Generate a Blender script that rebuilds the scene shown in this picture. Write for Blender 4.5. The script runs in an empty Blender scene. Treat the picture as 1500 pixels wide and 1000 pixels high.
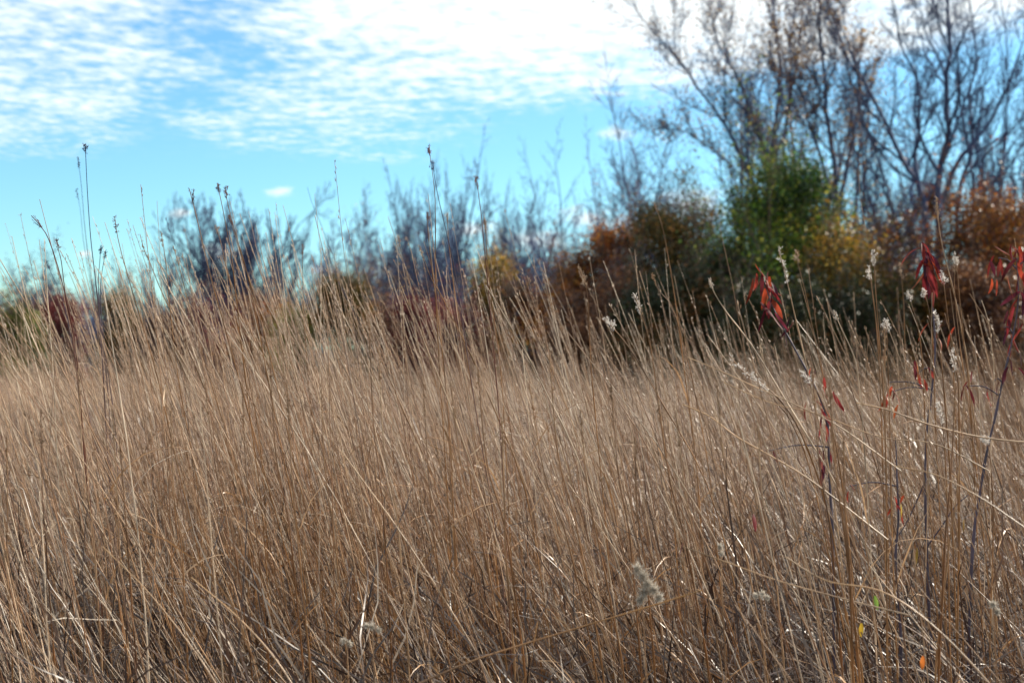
import bpy, math, random
import numpy as np
from mathutils import Vector, Matrix

random.seed(11)
rng = np.random.default_rng(11)
SC = bpy.context.scene
COL = SC.collection

# ------------------------------------------------------------------ camera
F = 2083.33           # focal length in pixels of the 1500 px wide photograph (50 mm on 36 mm)
EYE = 1.6
PITCH = math.atan(10 / F)
cam_d = bpy.data.cameras.new('camera')
cam = bpy.data.objects.new('camera', cam_d)
COL.objects.link(cam)
cam.location = (0, 0, EYE)
cam.rotation_euler = (math.pi / 2 + PITCH, 0, 0)
cam_d.lens = 50
cam_d.sensor_width = 36
cam_d.clip_start = 0.05
cam_d.clip_end = 3000
cam_d.dof.use_dof = True
cam_d.dof.focus_distance = 3.2
cam_d.dof.aperture_fstop = 4.8
cam_d.dof.aperture_blades = 7
SC.camera = cam


def P(px, py, d):
    """point of the world that stands d metres ahead and is seen at (px, py)"""
    X = (px - 750) / F
    Y = (500 - py) / F
    c, s = math.cos(PITCH), math.sin(PITCH)
    dy = c - Y * s
    dz = s + Y * c
    k = d / dy
    return np.array((X * k, d, EYE + dz * k))


# ------------------------------------------------------------------ mesh helpers
def mesh_from(name, V, Q, attrs=None, smooth=False, T=None):
    """V (n,3); Q (m,4) quads; T (k,3) triangles"""
    me = bpy.data.meshes.new(name)
    V = np.asarray(V, dtype=np.float32).reshape(-1, 3)
    Q = np.asarray(Q, dtype=np.int32).reshape(-1, 4)
    me.vertices.add(len(V))
    me.vertices.foreach_set('co', V.ravel())
    nt = 0 if T is None else len(T)
    me.loops.add(len(Q) * 4 + nt * 3)
    idx = Q.ravel()
    starts = np.arange(len(Q), dtype=np.int32) * 4
    if nt:
        idx = np.concatenate([idx, np.asarray(T, dtype=np.int32).ravel()])
        starts = np.concatenate([starts, len(Q) * 4 + np.arange(nt, dtype=np.int32) * 3])
    me.loops.foreach_set('vertex_index', idx.astype(np.int32))
    me.polygons.add(len(starts))
    me.polygons.foreach_set('loop_start', starts.astype(np.int32))
    if smooth:
        me.polygons.foreach_set('use_smooth', np.ones(len(starts), dtype=bool))
    me.update(calc_edges=True)
    for k, a in (attrs or {}).items():
        at = me.attributes.new(k, 'FLOAT', 'POINT')
        at.data.foreach_set('value', np.asarray(a, dtype=np.float32).ravel())
    return me


class Bag:
    """collects ribbons, tubes and leaves and links them as one mesh object"""
    def __init__(self):
        self.V, self.Q, self.tone, self.along = [], [], [], []
        self.n = 0

    def _add(self, V, Q, tone, along):
        self.V.append(V.reshape(-1, 3)); self.Q.append(Q.reshape(-1, 4) + self.n)
        self.tone.append(tone.ravel()); self.along.append(along.ravel())
        self.n += V.reshape(-1, 3).shape[0]

    def ribbons(self, paths, widths, sides, tone, along=None):
        """paths (N,K,3), widths (N,K), sides (N,K,3) unit, tone (N,)"""
        N, K, _ = paths.shape
        off = sides * widths[..., None] * 0.5
        V = np.stack([paths - off, paths + off], axis=2)        # N,K,2,3
        b = (np.arange(N) * K * 2)[:, None]
        k = np.arange(K - 1)[None, :] * 2
        a = b + k
        Q = np.stack([a, a + 1, a + 3, a + 2], axis=-1)
        t = np.broadcast_to(tone[:, None, None], (N, K, 2))
        al = np.linspace(0, 1, K)[None, :, None] if along is None else along[:, :, None]
        al = np.broadcast_to(al, (N, K, 2))
        self._add(V, Q, t, al)

    def tubes(self, paths, radii, tone, M=4, along=None):
        N, K, _ = paths.shape
        T = np.gradient(paths, axis=1)
        T /= np.linalg.norm(T, axis=2, keepdims=True) + 1e-9
        ref = np.zeros((N, 1, 3)); 
        mt = T.mean(axis=1)
        ref[:, 0, :] = np.where(np.abs(mt[:, 2:3]) > 0.8, np.array([[0.31, 0.95, 0]]), np.array([[0, 0.1, 1.0]]))
        A = np.cross(T, np.broadcast_to(ref, T.shape)); A /= np.linalg.norm(A, axis=2, keepdims=True) + 1e-9
        B = np.cross(T, A)
        ang = np.arange(M) * 2 * math.pi / M
        V = (paths[:, :, None, :] + radii[:, :, None, None] *
             (A[:, :, None, :] * np.cos(ang)[None, None, :, None] + B[:, :, None, :] * np.sin(ang)[None, None, :, None]))
        b = (np.arange(N) * K * M)[:, None, None]
        k = np.arange(K - 1)[None, :, None] * M
        m = np.arange(M)[None, None, :]
        m2 = (m + 1) % M
        Q = np.stack([b + k + m, b + k + m2, b + k + M + m2, b + k + M + m], axis=-1)
        t = np.broadcast_to(tone[:, None, None], (N, K, M))
        al = np.linspace(0, 1, K)[None, :, None] if along is None else along[:, :, None]
        self._add(V, Q, t, np.broadcast_to(al, (N, K, M)))

    def tube(self, pts, radii, tone=0.5, M=6):
        p = np.asarray(pts, float)[None]
        r = np.broadcast_to(np.asarray(radii, float), (p.shape[1],))[None]
        self.tubes(p, r, np.array([tone]), M)

    def leaves(self, C, size, tone, aspect=0.6, droop=0.0):
        """C (N,3) centres, size (N,), two folded halves per leaf"""
        N = len(C)
        a = rng.normal(size=(N, 3)); a[:, 2] -= droop; a /= np.linalg.norm(a, axis=1, keepdims=True)
        b = np.cross(a, rng.normal(size=(N, 3))); b /= np.linalg.norm(b, axis=1, keepdims=True)
        c = np.cross(a, b)
        s = size[:, None]
        v0 = C - a * s * 0.5
        v1 = C + b * s * aspect * 0.5 + c * s * 0.12
        v2 = C + a * s * 0.5
        v3 = C - b * s * aspect * 0.5 + c * s * 0.12
        V = np.stack([v0, v1, v2, v3], axis=1)
        Q = np.arange(N * 4).reshape(N, 4)
        t = np.broadcast_to(tone[:, None], (N, 4))
        self._add(V, Q, t, np.broadcast_to(np.array([[0, .5, 1, .5]]), (N, 4)))

    def build(self, name, mat, parent=None, smooth=False, origin=None):
        if not self.V:
            return None
        V = np.concatenate(self.V)
        if parent is not None:
            V = V - np.array(parent.location)
        elif origin is not None:
            V = V - np.asarray(origin)
        me = mesh_from(name, V, np.concatenate(self.Q),
                       {'tone': np.concatenate(self.tone), 'along': np.concatenate(self.along)}, smooth)
        me.materials.append(mat)
        o = bpy.data.objects.new(name, me)
        COL.objects.link(o)
        if parent is not None:
            o.parent = parent
        elif origin is not None:
            o.location = origin
        return o


def thing(name, label, cat, loc, group=None):
    o = bpy.data.objects.new(name, None)
    COL.objects.link(o)
    o.location = tuple(float(v) for v in loc)
    o.empty_display_size = 0.2
    o['label'] = label; o['category'] = cat
    if group: o['group'] = group
    return o


# ------------------------------------------------------------------ materials
def nt(name):
    m = bpy.data.materials.new(name)
    m.use_nodes = True
    t = m.node_tree
    t.nodes.clear()
    return m, t, t.nodes, t.links


def ramp(N, L, src, stops, interp='LINEAR'):
    r = N.new('ShaderNodeValToRGB')
    r.color_ramp.interpolation = interp
    e = r.color_ramp.elements
    e[0].position, e[0].color = stops[0][0], (*stops[0][1], 1)
    e[1].position, e[1].color = stops[-1][0], (*stops[-1][1], 1)
    for p, c in stops[1:-1]:
        n = e.new(p); n.color = (*c, 1)
    L.new(src, r.inputs[0])
    return r.outputs[0]


def attr(N, name):
    a = N.new('ShaderNodeAttribute'); a.attribute_name = name
    return a.outputs['Fac']


def mixc(N, L, f, a, b, mode='MIX'):
    m = N.new('ShaderNodeMix'); m.data_type = 'RGBA'; m.blend_type = mode
    for s, v in ((m.inputs[0], f), (m.inputs[6], a), (m.inputs[7], b)):
        if hasattr(v, 'is_linked'): L.new(v, s)
        elif isinstance(v, (int, float)): s.default_value = v
        else: s.default_value = (*v, 1)
    return m.outputs[2]


def noise(N, L, scale, detail=3, vec=None, rough=0.5, out=0):
    n = N.new('ShaderNodeTexNoise'); n.inputs['Scale'].default_value = scale
    n.inputs['Detail'].default_value = detail; n.inputs['Roughness'].default_value = rough
    if vec is None:
        g = N.new('ShaderNodeNewGeometry'); vec = g.outputs['Position']
    L.new(vec, n.inputs['Vector'])
    return n.outputs[out]


def plant_mat(name, stops, along_stops=None, along_mix=0.5, rough=0.35, spec=0.5, transl=0.35, var=(3.0, 0.5), coat=0.0):
    """dry plant tissue: principled front, translucent back; one tone per blade or leaf"""
    m, t, N, L = nt(name)
    c = ramp(N, L, attr(N, 'tone'), stops)
    if along_stops:
        c2 = ramp(N, L, attr(N, 'along'), along_stops)
        c = mixc(N, L, along_mix, c, c2)
    n1 = noise(N, L, var[0], 4)
    sh = ramp(N, L, n1, [(0.3, (1 - var[1],) * 3), (0.7, (1 + var[1] * 0.4,) * 3)])
    c = mixc(N, L, 1.0, c, sh, 'MULTIPLY')
    p = N.new('ShaderNodeBsdfPrincipled')
    L.new(c, p.inputs['Base Color'])
    p.inputs['Roughness'].default_value = rough
    p.inputs['Specular IOR Level'].default_value = spec
    tr = N.new('ShaderNodeBsdfTranslucent')
    L.new(c, tr.inputs['Color'])
    mx = N.new('ShaderNodeMixShader'); mx.inputs[0].default_value = transl
    L.new(p.outputs[0], mx.inputs[1]); L.new(tr.outputs[0], mx.inputs[2])
    o = N.new('ShaderNodeOutputMaterial'); L.new(mx.outputs[0], o.inputs[0])
    return m


M = {}
M['blade'] = plant_mat('dry_blade', [(0, (.040, .016, .014)), (.3, (.12, .052, .030)), (.6, (.37, .185, .078)), (.85, (.68, .44, .24)), (1, (.86, .69, .51))],
                       rough=.45, spec=.4, transl=.22)
M['thatch'] = plant_mat('thatch', [(0, (.035, .019, .016)), (.5, (.14, .08, .055)), (1, (.50, .41, .33))],
                        rough=.40, spec=.5, transl=.15)
M['stem'] = plant_mat('straw_stem', [(0, (.10, .042, .022)), (.3, (.25, .11, .035)), (.65, (.44, .255, .115)), (.88, (.72, .54, .36)), (1, (.92, .78, .60))],
                      [(0, (.46, .21, .025)), (.40, (.36, .15, .04)), (.8, (.30, .17, .11)), (1, (.46, .32, .22))], .42,
                      rough=.42, spec=.45, transl=.2, var=(9.0, .6))
M['stem_red'] = plant_mat('russet_stem', [(0, (.14, .045, .035)), (1, (.24, .10, .07))],
                          [(0, (.34, .17, .05)), (.5, (.17, .06, .035)), (1, (.15, .045, .06))], .6, rough=.3, spec=.7, transl=.15, var=(12, .4))
M['stem_sky_tint'] = plant_mat('sky_tint_stem', [(0, (.04, .06, .13)), (1, (.08, .12, .25))],
                            [(0, (.36, .18, .06)), (.5, (.22, .12, .08)), (.78, (.07, .07, .12)), (1, (.04, .08, .20))], .8, rough=.35, spec=.5, transl=.1, var=(12, .3))  # blue cast of sky and lens fringe painted into the upper stem
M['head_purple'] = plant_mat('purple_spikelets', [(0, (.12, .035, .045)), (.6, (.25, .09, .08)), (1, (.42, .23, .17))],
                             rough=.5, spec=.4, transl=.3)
M['head_sky_tint'] = plant_mat('sky_tint_spikelets', [(0, (.04, .05, .12)), (1, (.10, .13, .26))], rough=.5, spec=.4, transl=.2)  # husks carry the same painted sky and fringe blue
M['head_tan'] = plant_mat('tan_spikelets', [(0, (.26, .13, .06)), (.6, (.48, .32, .20)), (1, (.7, .56, .42))],
                          rough=.4, spec=.6, transl=.4)
M['head_white'] = plant_mat('silky_spikelets', [(0, (.42, .33, .27)), (.5, (.72, .66, .60)), (1, (.88, .85, .82))],
                            rough=.35, spec=.8, transl=.5, var=(30, .2))
M['fluff'] = plant_mat('seed_fluff', [(0, (.40, .33, .26)), (1, (.80, .75, .66))], rough=.6, spec=.3, transl=.5)
M['leaf_red'] = plant_mat('red_leaf', [(0, (.055, .012, .026)), (.4, (.19, .022, .024)), (.75, (.33, .055, .022)), (1, (.46, .15, .03))],
                          rough=.6, spec=.2, transl=.5, var=(34, .7))
M['leaf_yellow'] = plant_mat('yellow_leaf', [(0, (.30, .15, .02)), (1, (.50, .34, .03))], rough=.6, transl=.5)
M['leaf_green'] = plant_mat('small_green_leaf', [(0, (.12, .22, .03)), (1, (.25, .38, .06))], rough=.4, transl=.5)
M['twig_slate'] = plant_mat('sapling_bark', [(0, (.035, .028, .05)), (1, (.08, .06, .085))], rough=.55, spec=.4, transl=0, var=(20, .5))


def bark_mat(name, a, b):
    m, t, N, L = nt(name)
    tc = N.new('ShaderNodeTexCoord')
    mp = N.new('ShaderNodeMapping'); mp.inputs['Scale'].default_value = (9, 9, 1.6)
    L.new(tc.outputs['Object'], mp.inputs[0])
    n = noise(N, L, 2.5, 6, mp.outputs[0], .65)
    c = ramp(N, L, n, [(.3, a), (.7, b)])
    p = N.new('ShaderNodeBsdfPrincipled'); L.new(c, p.inputs['Base Color']); p.inputs['Roughness'].default_value = .8
    p.inputs['Specular IOR Level'].default_value = .3
    bp = N.new('ShaderNodeBump'); bp.inputs['Strength'].default_value = .6; bp.inputs['Distance'].default_value = .03
    L.new(n, bp.inputs['Height']); L.new(bp.outputs[0], p.inputs['Normal'])
    o = N.new('ShaderNodeOutputMaterial'); L.new(p.outputs[0], o.inputs[0])
    return m


M['bark'] = bark_mat('sky_tint_bark', (.018, .028, .070), (.055, .080, .175))  # bluing by bright sky and lens fringe painted into the bark colour
M['bark_pale'] = bark_mat('pale_sky_tint_bark', (.045, .065, .145), (.13, .17, .32))  # paler bark, sky and fringe blue painted in likewise
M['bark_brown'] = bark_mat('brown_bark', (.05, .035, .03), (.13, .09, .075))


def foliage(name, stops, transl=.36, rough=.44):
    return plant_mat(name, stops, rough=rough, spec=.5, transl=transl, var=(.9, .55))


M['f_tan'] = foliage('tan_foliage', [(0, (.09, .04, .015)), (.5, (.28, .14, .035)), (1, (.56, .32, .05))])
M['f_brown'] = foliage('brown_foliage', [(0, (.05, .022, .016)), (.6, (.17, .07, .035)), (1, (.36, .16, .06))])
M['f_rust'] = foliage('rust_foliage', [(0, (.03, .018, .008)), (.3, (.09, .045, .016)), (.6, (.22, .055, .016)), (.85, (.50, .15, .02)), (1, (.65, .30, .04))])
M['f_red'] = foliage('dark_red_foliage', [(0, (.05, .008, .012)), (.6, (.20, .03, .032)), (1, (.38, .08, .06))])
M['f_olive'] = foliage('olive_foliage', [(0, (.02, .022, .008)), (.4, (.07, .075, .018)), (.65, (.16, .12, .025)), (.85, (.30, .14, .03)), (1, (.46, .20, .04))])
M['f_green'] = foliage('green_foliage', [(0, (.010, .035, .008)), (.4, (.055, .15, .018)), (.68, (.20, .33, .03)), (1, (.60, .52, .06))])
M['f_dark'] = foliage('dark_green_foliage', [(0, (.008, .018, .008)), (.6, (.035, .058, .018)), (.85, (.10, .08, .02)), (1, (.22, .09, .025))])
M['f_gold'] = foliage('golden_foliage', [(0, (.04, .045, .012)), (.35, (.14, .12, .02)), (.6, (.38, .17, .02)), (1, (.66, .42, .05))])
M['f_lime'] = foliage('yellow_green_foliage', [(0, (.05, .06, .015)), (.5, (.20, .22, .05)), (1, (.40, .38, .09))])


# ------------------------------------------------------------------ world: physical sky and a layer of altocumulus
SUN_EL, SUN_AZ = 28.0, 60.0      # degrees; azimuth clockwise from +Y (straight ahead)
w = bpy.data.worlds.new('World'); SC.world = w; w.use_nodes = True
t = w.node_tree; N, L = t.nodes, t.links; N.clear()
SKY_STRENGTH = 0.086


def mth(op, a, b=None, c=None, clamp=False):
    n = N.new('ShaderNodeMath'); n.operation = op; n.use_clamp = clamp
    for i, v in enumerate((a, b, c)):
        if v is None: continue
        if hasattr(v, 'is_linked'): L.new(v, n.inputs[i])
        else: n.inputs[i].default_value = v
    return n.outputs[0]


def sstep(v, a, b):
    n = N.new('ShaderNodeMapRange'); n.interpolation_type = 'SMOOTHSTEP'
    L.new(v, n.inputs[0]); n.inputs[1].default_value = a; n.inputs[2].default_value = b
    return n.outputs[0]


sky = N.new('ShaderNodeTexSky'); sky.sky_type = 'NISHITA'; sky.sun_disc = False
sky.sun_elevation = math.radians(SUN_EL); sky.sun_rotation = math.radians(SUN_AZ)
sky.air_density = 1.0; sky.dust_density = 0.25; sky.ozone_density = 2.0; sky.altitude = 200
tint = mixc(N, L, 1.0, sky.outputs[0], (.70, 1.10, 1.24), 'MULTIPLY')
tc = N.new('ShaderNodeTexCoord')
sx = N.new('ShaderNodeSeparateXYZ'); L.new(tc.outputs['Generated'], sx.inputs[0])
zz = mth('MAXIMUM', sx.outputs[2], 0.02)
u = mth('DIVIDE', sx.outputs[0], zz)
v = mth('DIVIDE', sx.outputs[1], zz)
cv = N.new('ShaderNodeCombineXYZ'); L.new(u, cv.inputs[0]); L.new(v, cv.inputs[1])
mp = N.new('ShaderNodeMapping'); mp.inputs['Scale'].default_value = (1.15, .80, 1); mp.inputs['Rotation'].default_value = (0, 0, math.radians(9))
L.new(cv.outputs[0], mp.inputs[0])
big = noise(N, L, .9, 3, cv.outputs[0], .5)
rip = noise(N, L, 11.5, 3, mp.outputs[0], .58)
rip2 = noise(N, L, 2.2, 3, mp.outputs[0], .5)
# coverage of the cloud layer: its far edge, and the clear lane on the left
bigc = mth('SUBTRACT', big, .5)
edge = mth('MULTIPLY_ADD', mth('MAXIMUM', mth('ADD', u, .7), 0), -1.35, 7.55)
edge = mth('MULTIPLY_ADD', bigc, 2.2, edge)
cov = sstep(mth('SUBTRACT', edge, v), -.5, 2.1)
lane = mth('ABSOLUTE', mth('ADD', mth('ADD', u, .62), mth('ADD', mth('MULTIPLY', mth('SUBTRACT', v, 3.6), .33), mth('MULTIPLY', bigc, .9))))
lane = sstep(lane, .02, .42)
cov = mth('MULTIPLY', cov, mth('MULTIPLY_ADD', lane, .78, .22))
thick = sstep(mth('SUBTRACT', mth('MULTIPLY', u, .9), mth('MULTIPLY', mth('SUBTRACT', v, 4.7), .8)), -1.1, 1.0)
val = mth('MULTIPLY_ADD', mth('SUBTRACT', rip, .5), 1.7, mth('MULTIPLY_ADD', mth('SUBTRACT', rip2, .5), .9, .25))
val = mth('ADD', val, mth('MULTIPLY', cov, .50))
val = mth('ADD', val, mth('MULTIPLY', thick, .62))
dens = mth('MULTIPLY', sstep(val, .20, 1.28), .97)
dens = mth('MULTIPLY', dens, sstep(cov, .0, .30))
# low thin whitening over the far edge
# small fair-weather clouds far off, low over the trees: direction, half width, half height
lows = [((410, 282), 24, 8), ((326, 374), 40, 16), ((264, 312), 16, 8), ((860, 318), 44, 16), ((925, 330), 34, 20),
        ((903, 194), 26, 10), ((690, 335), 40, 12), ((125, 372), 12, 6), ((1010, 300), 60, 26), ((780, 352), 60, 16), ((470, 395), 26, 10), ((600, 400), 90, 16)]
az = mth('DIVIDE', sx.outputs[0], mth('MAXIMUM', sx.outputs[1], .05))
el = mth('DIVIDE', sx.outputs[2], mth('MAXIMUM', sx.outputs[1], .05))
cz = N.new('ShaderNodeCombineXYZ'); L.new(az, cz.inputs[0]); L.new(mth('MULTIPLY', el, 2.2), cz.inputs[1])
ln = noise(N, L, 60, 4, cz.outputs[0], .6)
low = None
for (px, py), hw, hh in lows:
    a = mth('DIVIDE', mth('SUBTRACT', az, (px - 750) / F), hw / F)
    b = mth('DIVIDE', mth('SUBTRACT', el, (510 - py) / F), hh / F)
    r = mth('SQRT', mth('ADD', mth('MULTIPLY', a, a), mth('MULTIPLY', b, b)))
    r = mth('ADD', r, mth('MULTIPLY', mth('SUBTRACT', ln, .5), 2.6))
    k = mth('SUBTRACT', 1, sstep(r, -.1, 1.25))
    low = k if low is None else mth('MAXIMUM', low, k)
low = mth('MULTIPLY', low, .85)
dens = mth('MAXIMUM', dens, low)
dens = mth('MULTIPLY', dens, mth('GREATER_THAN', sx.outputs[2], .003))
cb = .70 / SKY_STRENGTH
cloud = N.new('ShaderNodeRGB'); cloud.outputs[0].default_value = (cb * .93, cb * .985, cb, 1)
col = mixc(N, L, dens, tint, cloud.outputs[0])
bg = N.new('ShaderNodeBackground'); L.new(col, bg.inputs[0]); bg.inputs[1].default_value = SKY_STRENGTH
wo = N.new('ShaderNodeOutputWorld'); L.new(bg.outputs[0], wo.inputs[0])

sd = bpy.data.lights.new('sun', 'SUN'); sd.energy = 5.0; sd.angle = math.radians(.5); sd.color = (1, .91, .77)
so = bpy.data.objects.new('sun', sd); COL.objects.link(so)
dirv = Vector((math.sin(math.radians(SUN_AZ)) * math.cos(math.radians(SUN_EL)),
               math.cos(math.radians(SUN_AZ)) * math.cos(math.radians(SUN_EL)), math.sin(math.radians(SUN_EL))))
so.rotation_euler = dirv.to_track_quat('Z', 'Y').to_euler()
so.location = (0, 0, 30)

SC.view_settings.view_transform = 'Standard'
SC.view_settings.look = 'None'
SC.view_settings.exposure = 0.85
SC.view_settings.gamma = 1
SC.cycles.max_bounces = 6
SC.cycles.diffuse_bounces = 2
SC.cycles.transmission_bounces = 4
SC.cycles.sample_clamp_indirect = 6

# ------------------------------------------------------------------ ground
def fbm(x, y, s, seed=0):
    r = np.zeros_like(x)
    for k in range(4):
        a = 1.7 * k + seed
        r += np.sin(x * s * (1.9 ** k) + a + 1.3 * np.sin(y * s * 1.7 ** k + a)) * np.cos(y * s * (1.8 ** k) * 1.1 + a * 2) * .5 ** k
    return r


xs = np.concatenate([np.linspace(-1200, -60, 20), np.linspace(-50, 50, 81), np.linspace(60, 1200, 20)])
ys = np.concatenate([np.linspace(-300, -10, 10), np.linspace(-8, 110, 95), np.linspace(130, 2000, 20)])
gx, gy = np.meshgrid(xs, ys)
gz = .04 * fbm(gx, gy, .5) - .05
V = np.stack([gx, gy, gz], -1).reshape(-1, 3)
nx, ny = len(xs), len(ys)
i, j = np.meshgrid(np.arange(nx - 1), np.arange(ny - 1))
a = (j * nx + i).ravel()
me = mesh_from('ground', V, np.stack([a, a + 1, a + nx + 1, a + nx], -1), smooth=True)
m, t_, N2, L2 = nt('ground_litter')
n1 = noise(N2, L2, 1.2, 5); n2 = noise(N2, L2, 40, 6)
c = ramp(N2, L2, n1, [(.3, (.03, .02, .015)), (.7, (.07, .046, .032))])
c2 = ramp(N2, L2, n2, [(.35, (.5, .5, .5)), (.7, (1.4, 1.35, 1.3))])
c = mixc(N2, L2, 1.0, c, c2, 'MULTIPLY')
p = N2.new('ShaderNodeBsdfPrincipled'); L2.new(c, p.inputs['Base Color']); p.inputs['Roughness'].default_value = .95
bp = N2.new('ShaderNodeBump'); bp.inputs['Distance'].default_value = .05; L2.new(n2, bp.inputs['Height']); L2.new(bp.outputs[0], p.inputs['Normal'])
o_ = N2.new('ShaderNodeOutputMaterial'); L2.new(p.outputs[0], o_.inputs[0])
me.materials.append(m)
g = bpy.data.objects.new('ground', me); COL.objects.link(g)
g['kind'] = 'structure'; g['label'] = 'brown soil and litter under the dry grass'


# ------------------------------------------------------------------ the field of dry grass
def scatter(d0, d1, dens, clump=0.0, margin=1.25):
    hw = lambda d: .36 * margin * d + .7
    area = .36 * margin * (d1 ** 2 - d0 ** 2) + 1.4 * (d1 - d0)
    n = int(area * dens)
    n2 = int(n * 2.2)
    d = np.sqrt(rng.uniform(d0 ** 2, d1 ** 2, n2))
    x = rng.uniform(-1, 1, n2) * hw(d)
    keep = rng.random(n2) < .5 + .35 * np.clip(fbm(x, d, 2.3, 3), -1, 1)
    x, d = x[keep][:n], d[keep][:n]
    if clump > 0:
        nc = max(4, int(n / 28))
        ci = rng.integers(0, len(x), nc)
        k = rng.random(len(x)) < clump
        cc = rng.choice(ci, k.sum())
        x[k] = x[cc] + rng.normal(0, .05, k.sum()); d[k] = np.maximum(d0, d[cc] + rng.normal(0, .05, k.sum()))
    return x, d


def blade_paths(x, y, length, th0, bend, az, K, pw=1.6, wob=.04, drift=.25):
    n = len(x)
    s = np.linspace(0, 1, K)[None, :]
    th = th0[:, None] + bend[:, None] * s ** pw
    azs = az[:, None] + rng.normal(0, drift, (n, 1)) * s
    dl = (length / (K - 1))[:, None]
    dx = np.sin(th) * np.cos(azs) * dl; dy = np.sin(th) * np.sin(azs) * dl; dz = np.cos(th) * dl
    p = np.stack([dx, dy, dz], -1)
    p[:, 0] = 0
    p = np.cumsum(p, axis=1)
    p += rng.normal(0, wob, (n, K, 3)) * (length / K)[:, None, None] * (s[..., None] > 0)
    p[..., 0] += x[:, None]; p[..., 1] += y[:, None]
    p[..., 2] = np.maximum(p[..., 2], .01)
    return p


def sides_for(p, twist=1.2):
    n, K, _ = p.shape
    T = np.gradient(p, axis=1); T /= np.linalg.norm(T, axis=2, keepdims=True) + 1e-9
    a = rng.uniform(0, 2 * math.pi, n)[:, None] + rng.normal(0, twist, n)[:, None] * np.linspace(0, 1, K)[None]
    R = np.stack([np.cos(a), np.sin(a), .3 * np.sin(2 * a)], -1)
    S = R - (R * T).sum(-1, keepdims=True) * T
    return S / (np.linalg.norm(S, axis=2, keepdims=True) + 1e-9)


def height_map(x, d):
    """slow changes of sward height over the field: taller bunches ahead on the left"""
    px = 750 + F * x / d
    h = 1 + (.10 + .08 * np.clip((d - 8) / 8, 0, 1)) * fbm(x, d, .8, 1)
    near = np.clip((9 - d) / 5, 0, 1)
    h += near * (.20 * np.exp(-((px - 320) / 190) ** 2) - .05 * np.exp(-((px - 620) / 160) ** 2) - .04 * np.exp(-((px - 1100) / 200) ** 2))
    h += -.10 * np.clip((d - 8) / 10, 0, 1)
    return h


LEFT = math.pi * .96      # the sward leans to the left, a little towards the camera

bag = Bag()
for d0, d1, dens, wmul, K in ((2.15, 4.5, 400, 1.2, 9), (4.5, 8, 450, 1.3, 8), (8, 15, 300, 1.6, 6), (15, 27, 120, 2.4, 5), (27, 52, 42, 3.8, 4)):
    x, d = scatter(d0, d1, dens, .45)
    n = len(x)
    hm = height_map(x, d)
    px = 750 + F * x / d
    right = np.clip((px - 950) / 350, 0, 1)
    nearf = np.clip((6.5 - d) / 2.5, 0, 1)
    Lh = rng.uniform(.75, 1.35, n) * hm * (1 - .24 * nearf)
    lean = fbm(x, d, .9, 5) * .12
    th0 = np.abs(rng.normal(.60, .20, n)) + lean * .4
    bend = np.abs(rng.normal(.52, .28, n)) + right * rng.uniform(0, .5, n) + (rng.random(n) < .06) * rng.uniform(.4, 1.4, n)
    az = np.where(rng.random(n) < .80 - .2 * right, LEFT + rng.normal(0, .34, n), rng.uniform(0, 2 * math.pi, n))
    straight = rng.random(n) < .62
    bend = np.where(straight, bend * .30, bend)
    th0 = np.where(straight, th0 + rng.uniform(.02, .30, n), th0)
    p = blade_paths(x, d, Lh, th0, bend, az, K, wob=.012, drift=.12)
    wd = rng.uniform(.0016, .0042, n) * wmul
    prof = np.sin(np.clip(np.linspace(.18, 1.0, K), 0, 1) * math.pi) ** .6 * .9 + .12
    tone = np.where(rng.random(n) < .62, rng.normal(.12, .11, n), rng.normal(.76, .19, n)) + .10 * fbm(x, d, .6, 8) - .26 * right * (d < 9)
    tone = np.clip(tone, 0, 1)
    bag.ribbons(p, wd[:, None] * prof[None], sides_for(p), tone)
go = bag.build('prairie_grass', M['blade'])
go['kind'] = 'stuff'; go['label'] = 'dense leaning mass of dry tan grass blades filling the field'; go['category'] = 'grass'

# thatch: short curled leaves matted low down, shade between stems put into their dark tone
bag = Bag()
for d0, d1, dens, wmul, K in ((1.9, 5, 1700, 1.0, 8), (5, 10, 480, 1.4, 7), (10, 20, 90, 2.6, 5)):
    x, d = scatter(d0, d1, dens)
    n = len(x)
    Lh = rng.uniform(.25, .75, n)
    th0 = np.abs(rng.normal(.7, .4, n)); bend = rng.normal(.9, .9, n) + (rng.random(n) < .15) * rng.uniform(1, 3, n)
    az = np.where(rng.random(n) < .4, LEFT + rng.normal(0, .6, n), rng.uniform(0, 2 * math.pi, n))
    p = blade_paths(x, d, Lh, th0, bend, az, K, pw=1.3, wob=.1)
    p[..., 2] += (rng.random(n) ** 1.2 * .74)[:, None]
    wd = rng.uniform(.002, .0048, n) * wmul
    prof = np.sin(np.linspace(.12, .97, K) * math.pi) ** .7 + .1
    bag.ribbons(p, wd[:, None] * prof[None], sides_for(p, 2.5), np.clip(np.where(rng.random(n) < .82, rng.normal(.10, .12, n), rng.normal(.75, .25, n)), 0, 1))
go = bag.build('grass_thatch', M['thatch'])
go['kind'] = 'stuff'; go['label'] = 'matted curled dead grass leaves low between the stems'; go['category'] = 'thatch'

# flowering stems standing above the leaves
bag = Bag(); hb = Bag()


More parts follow.
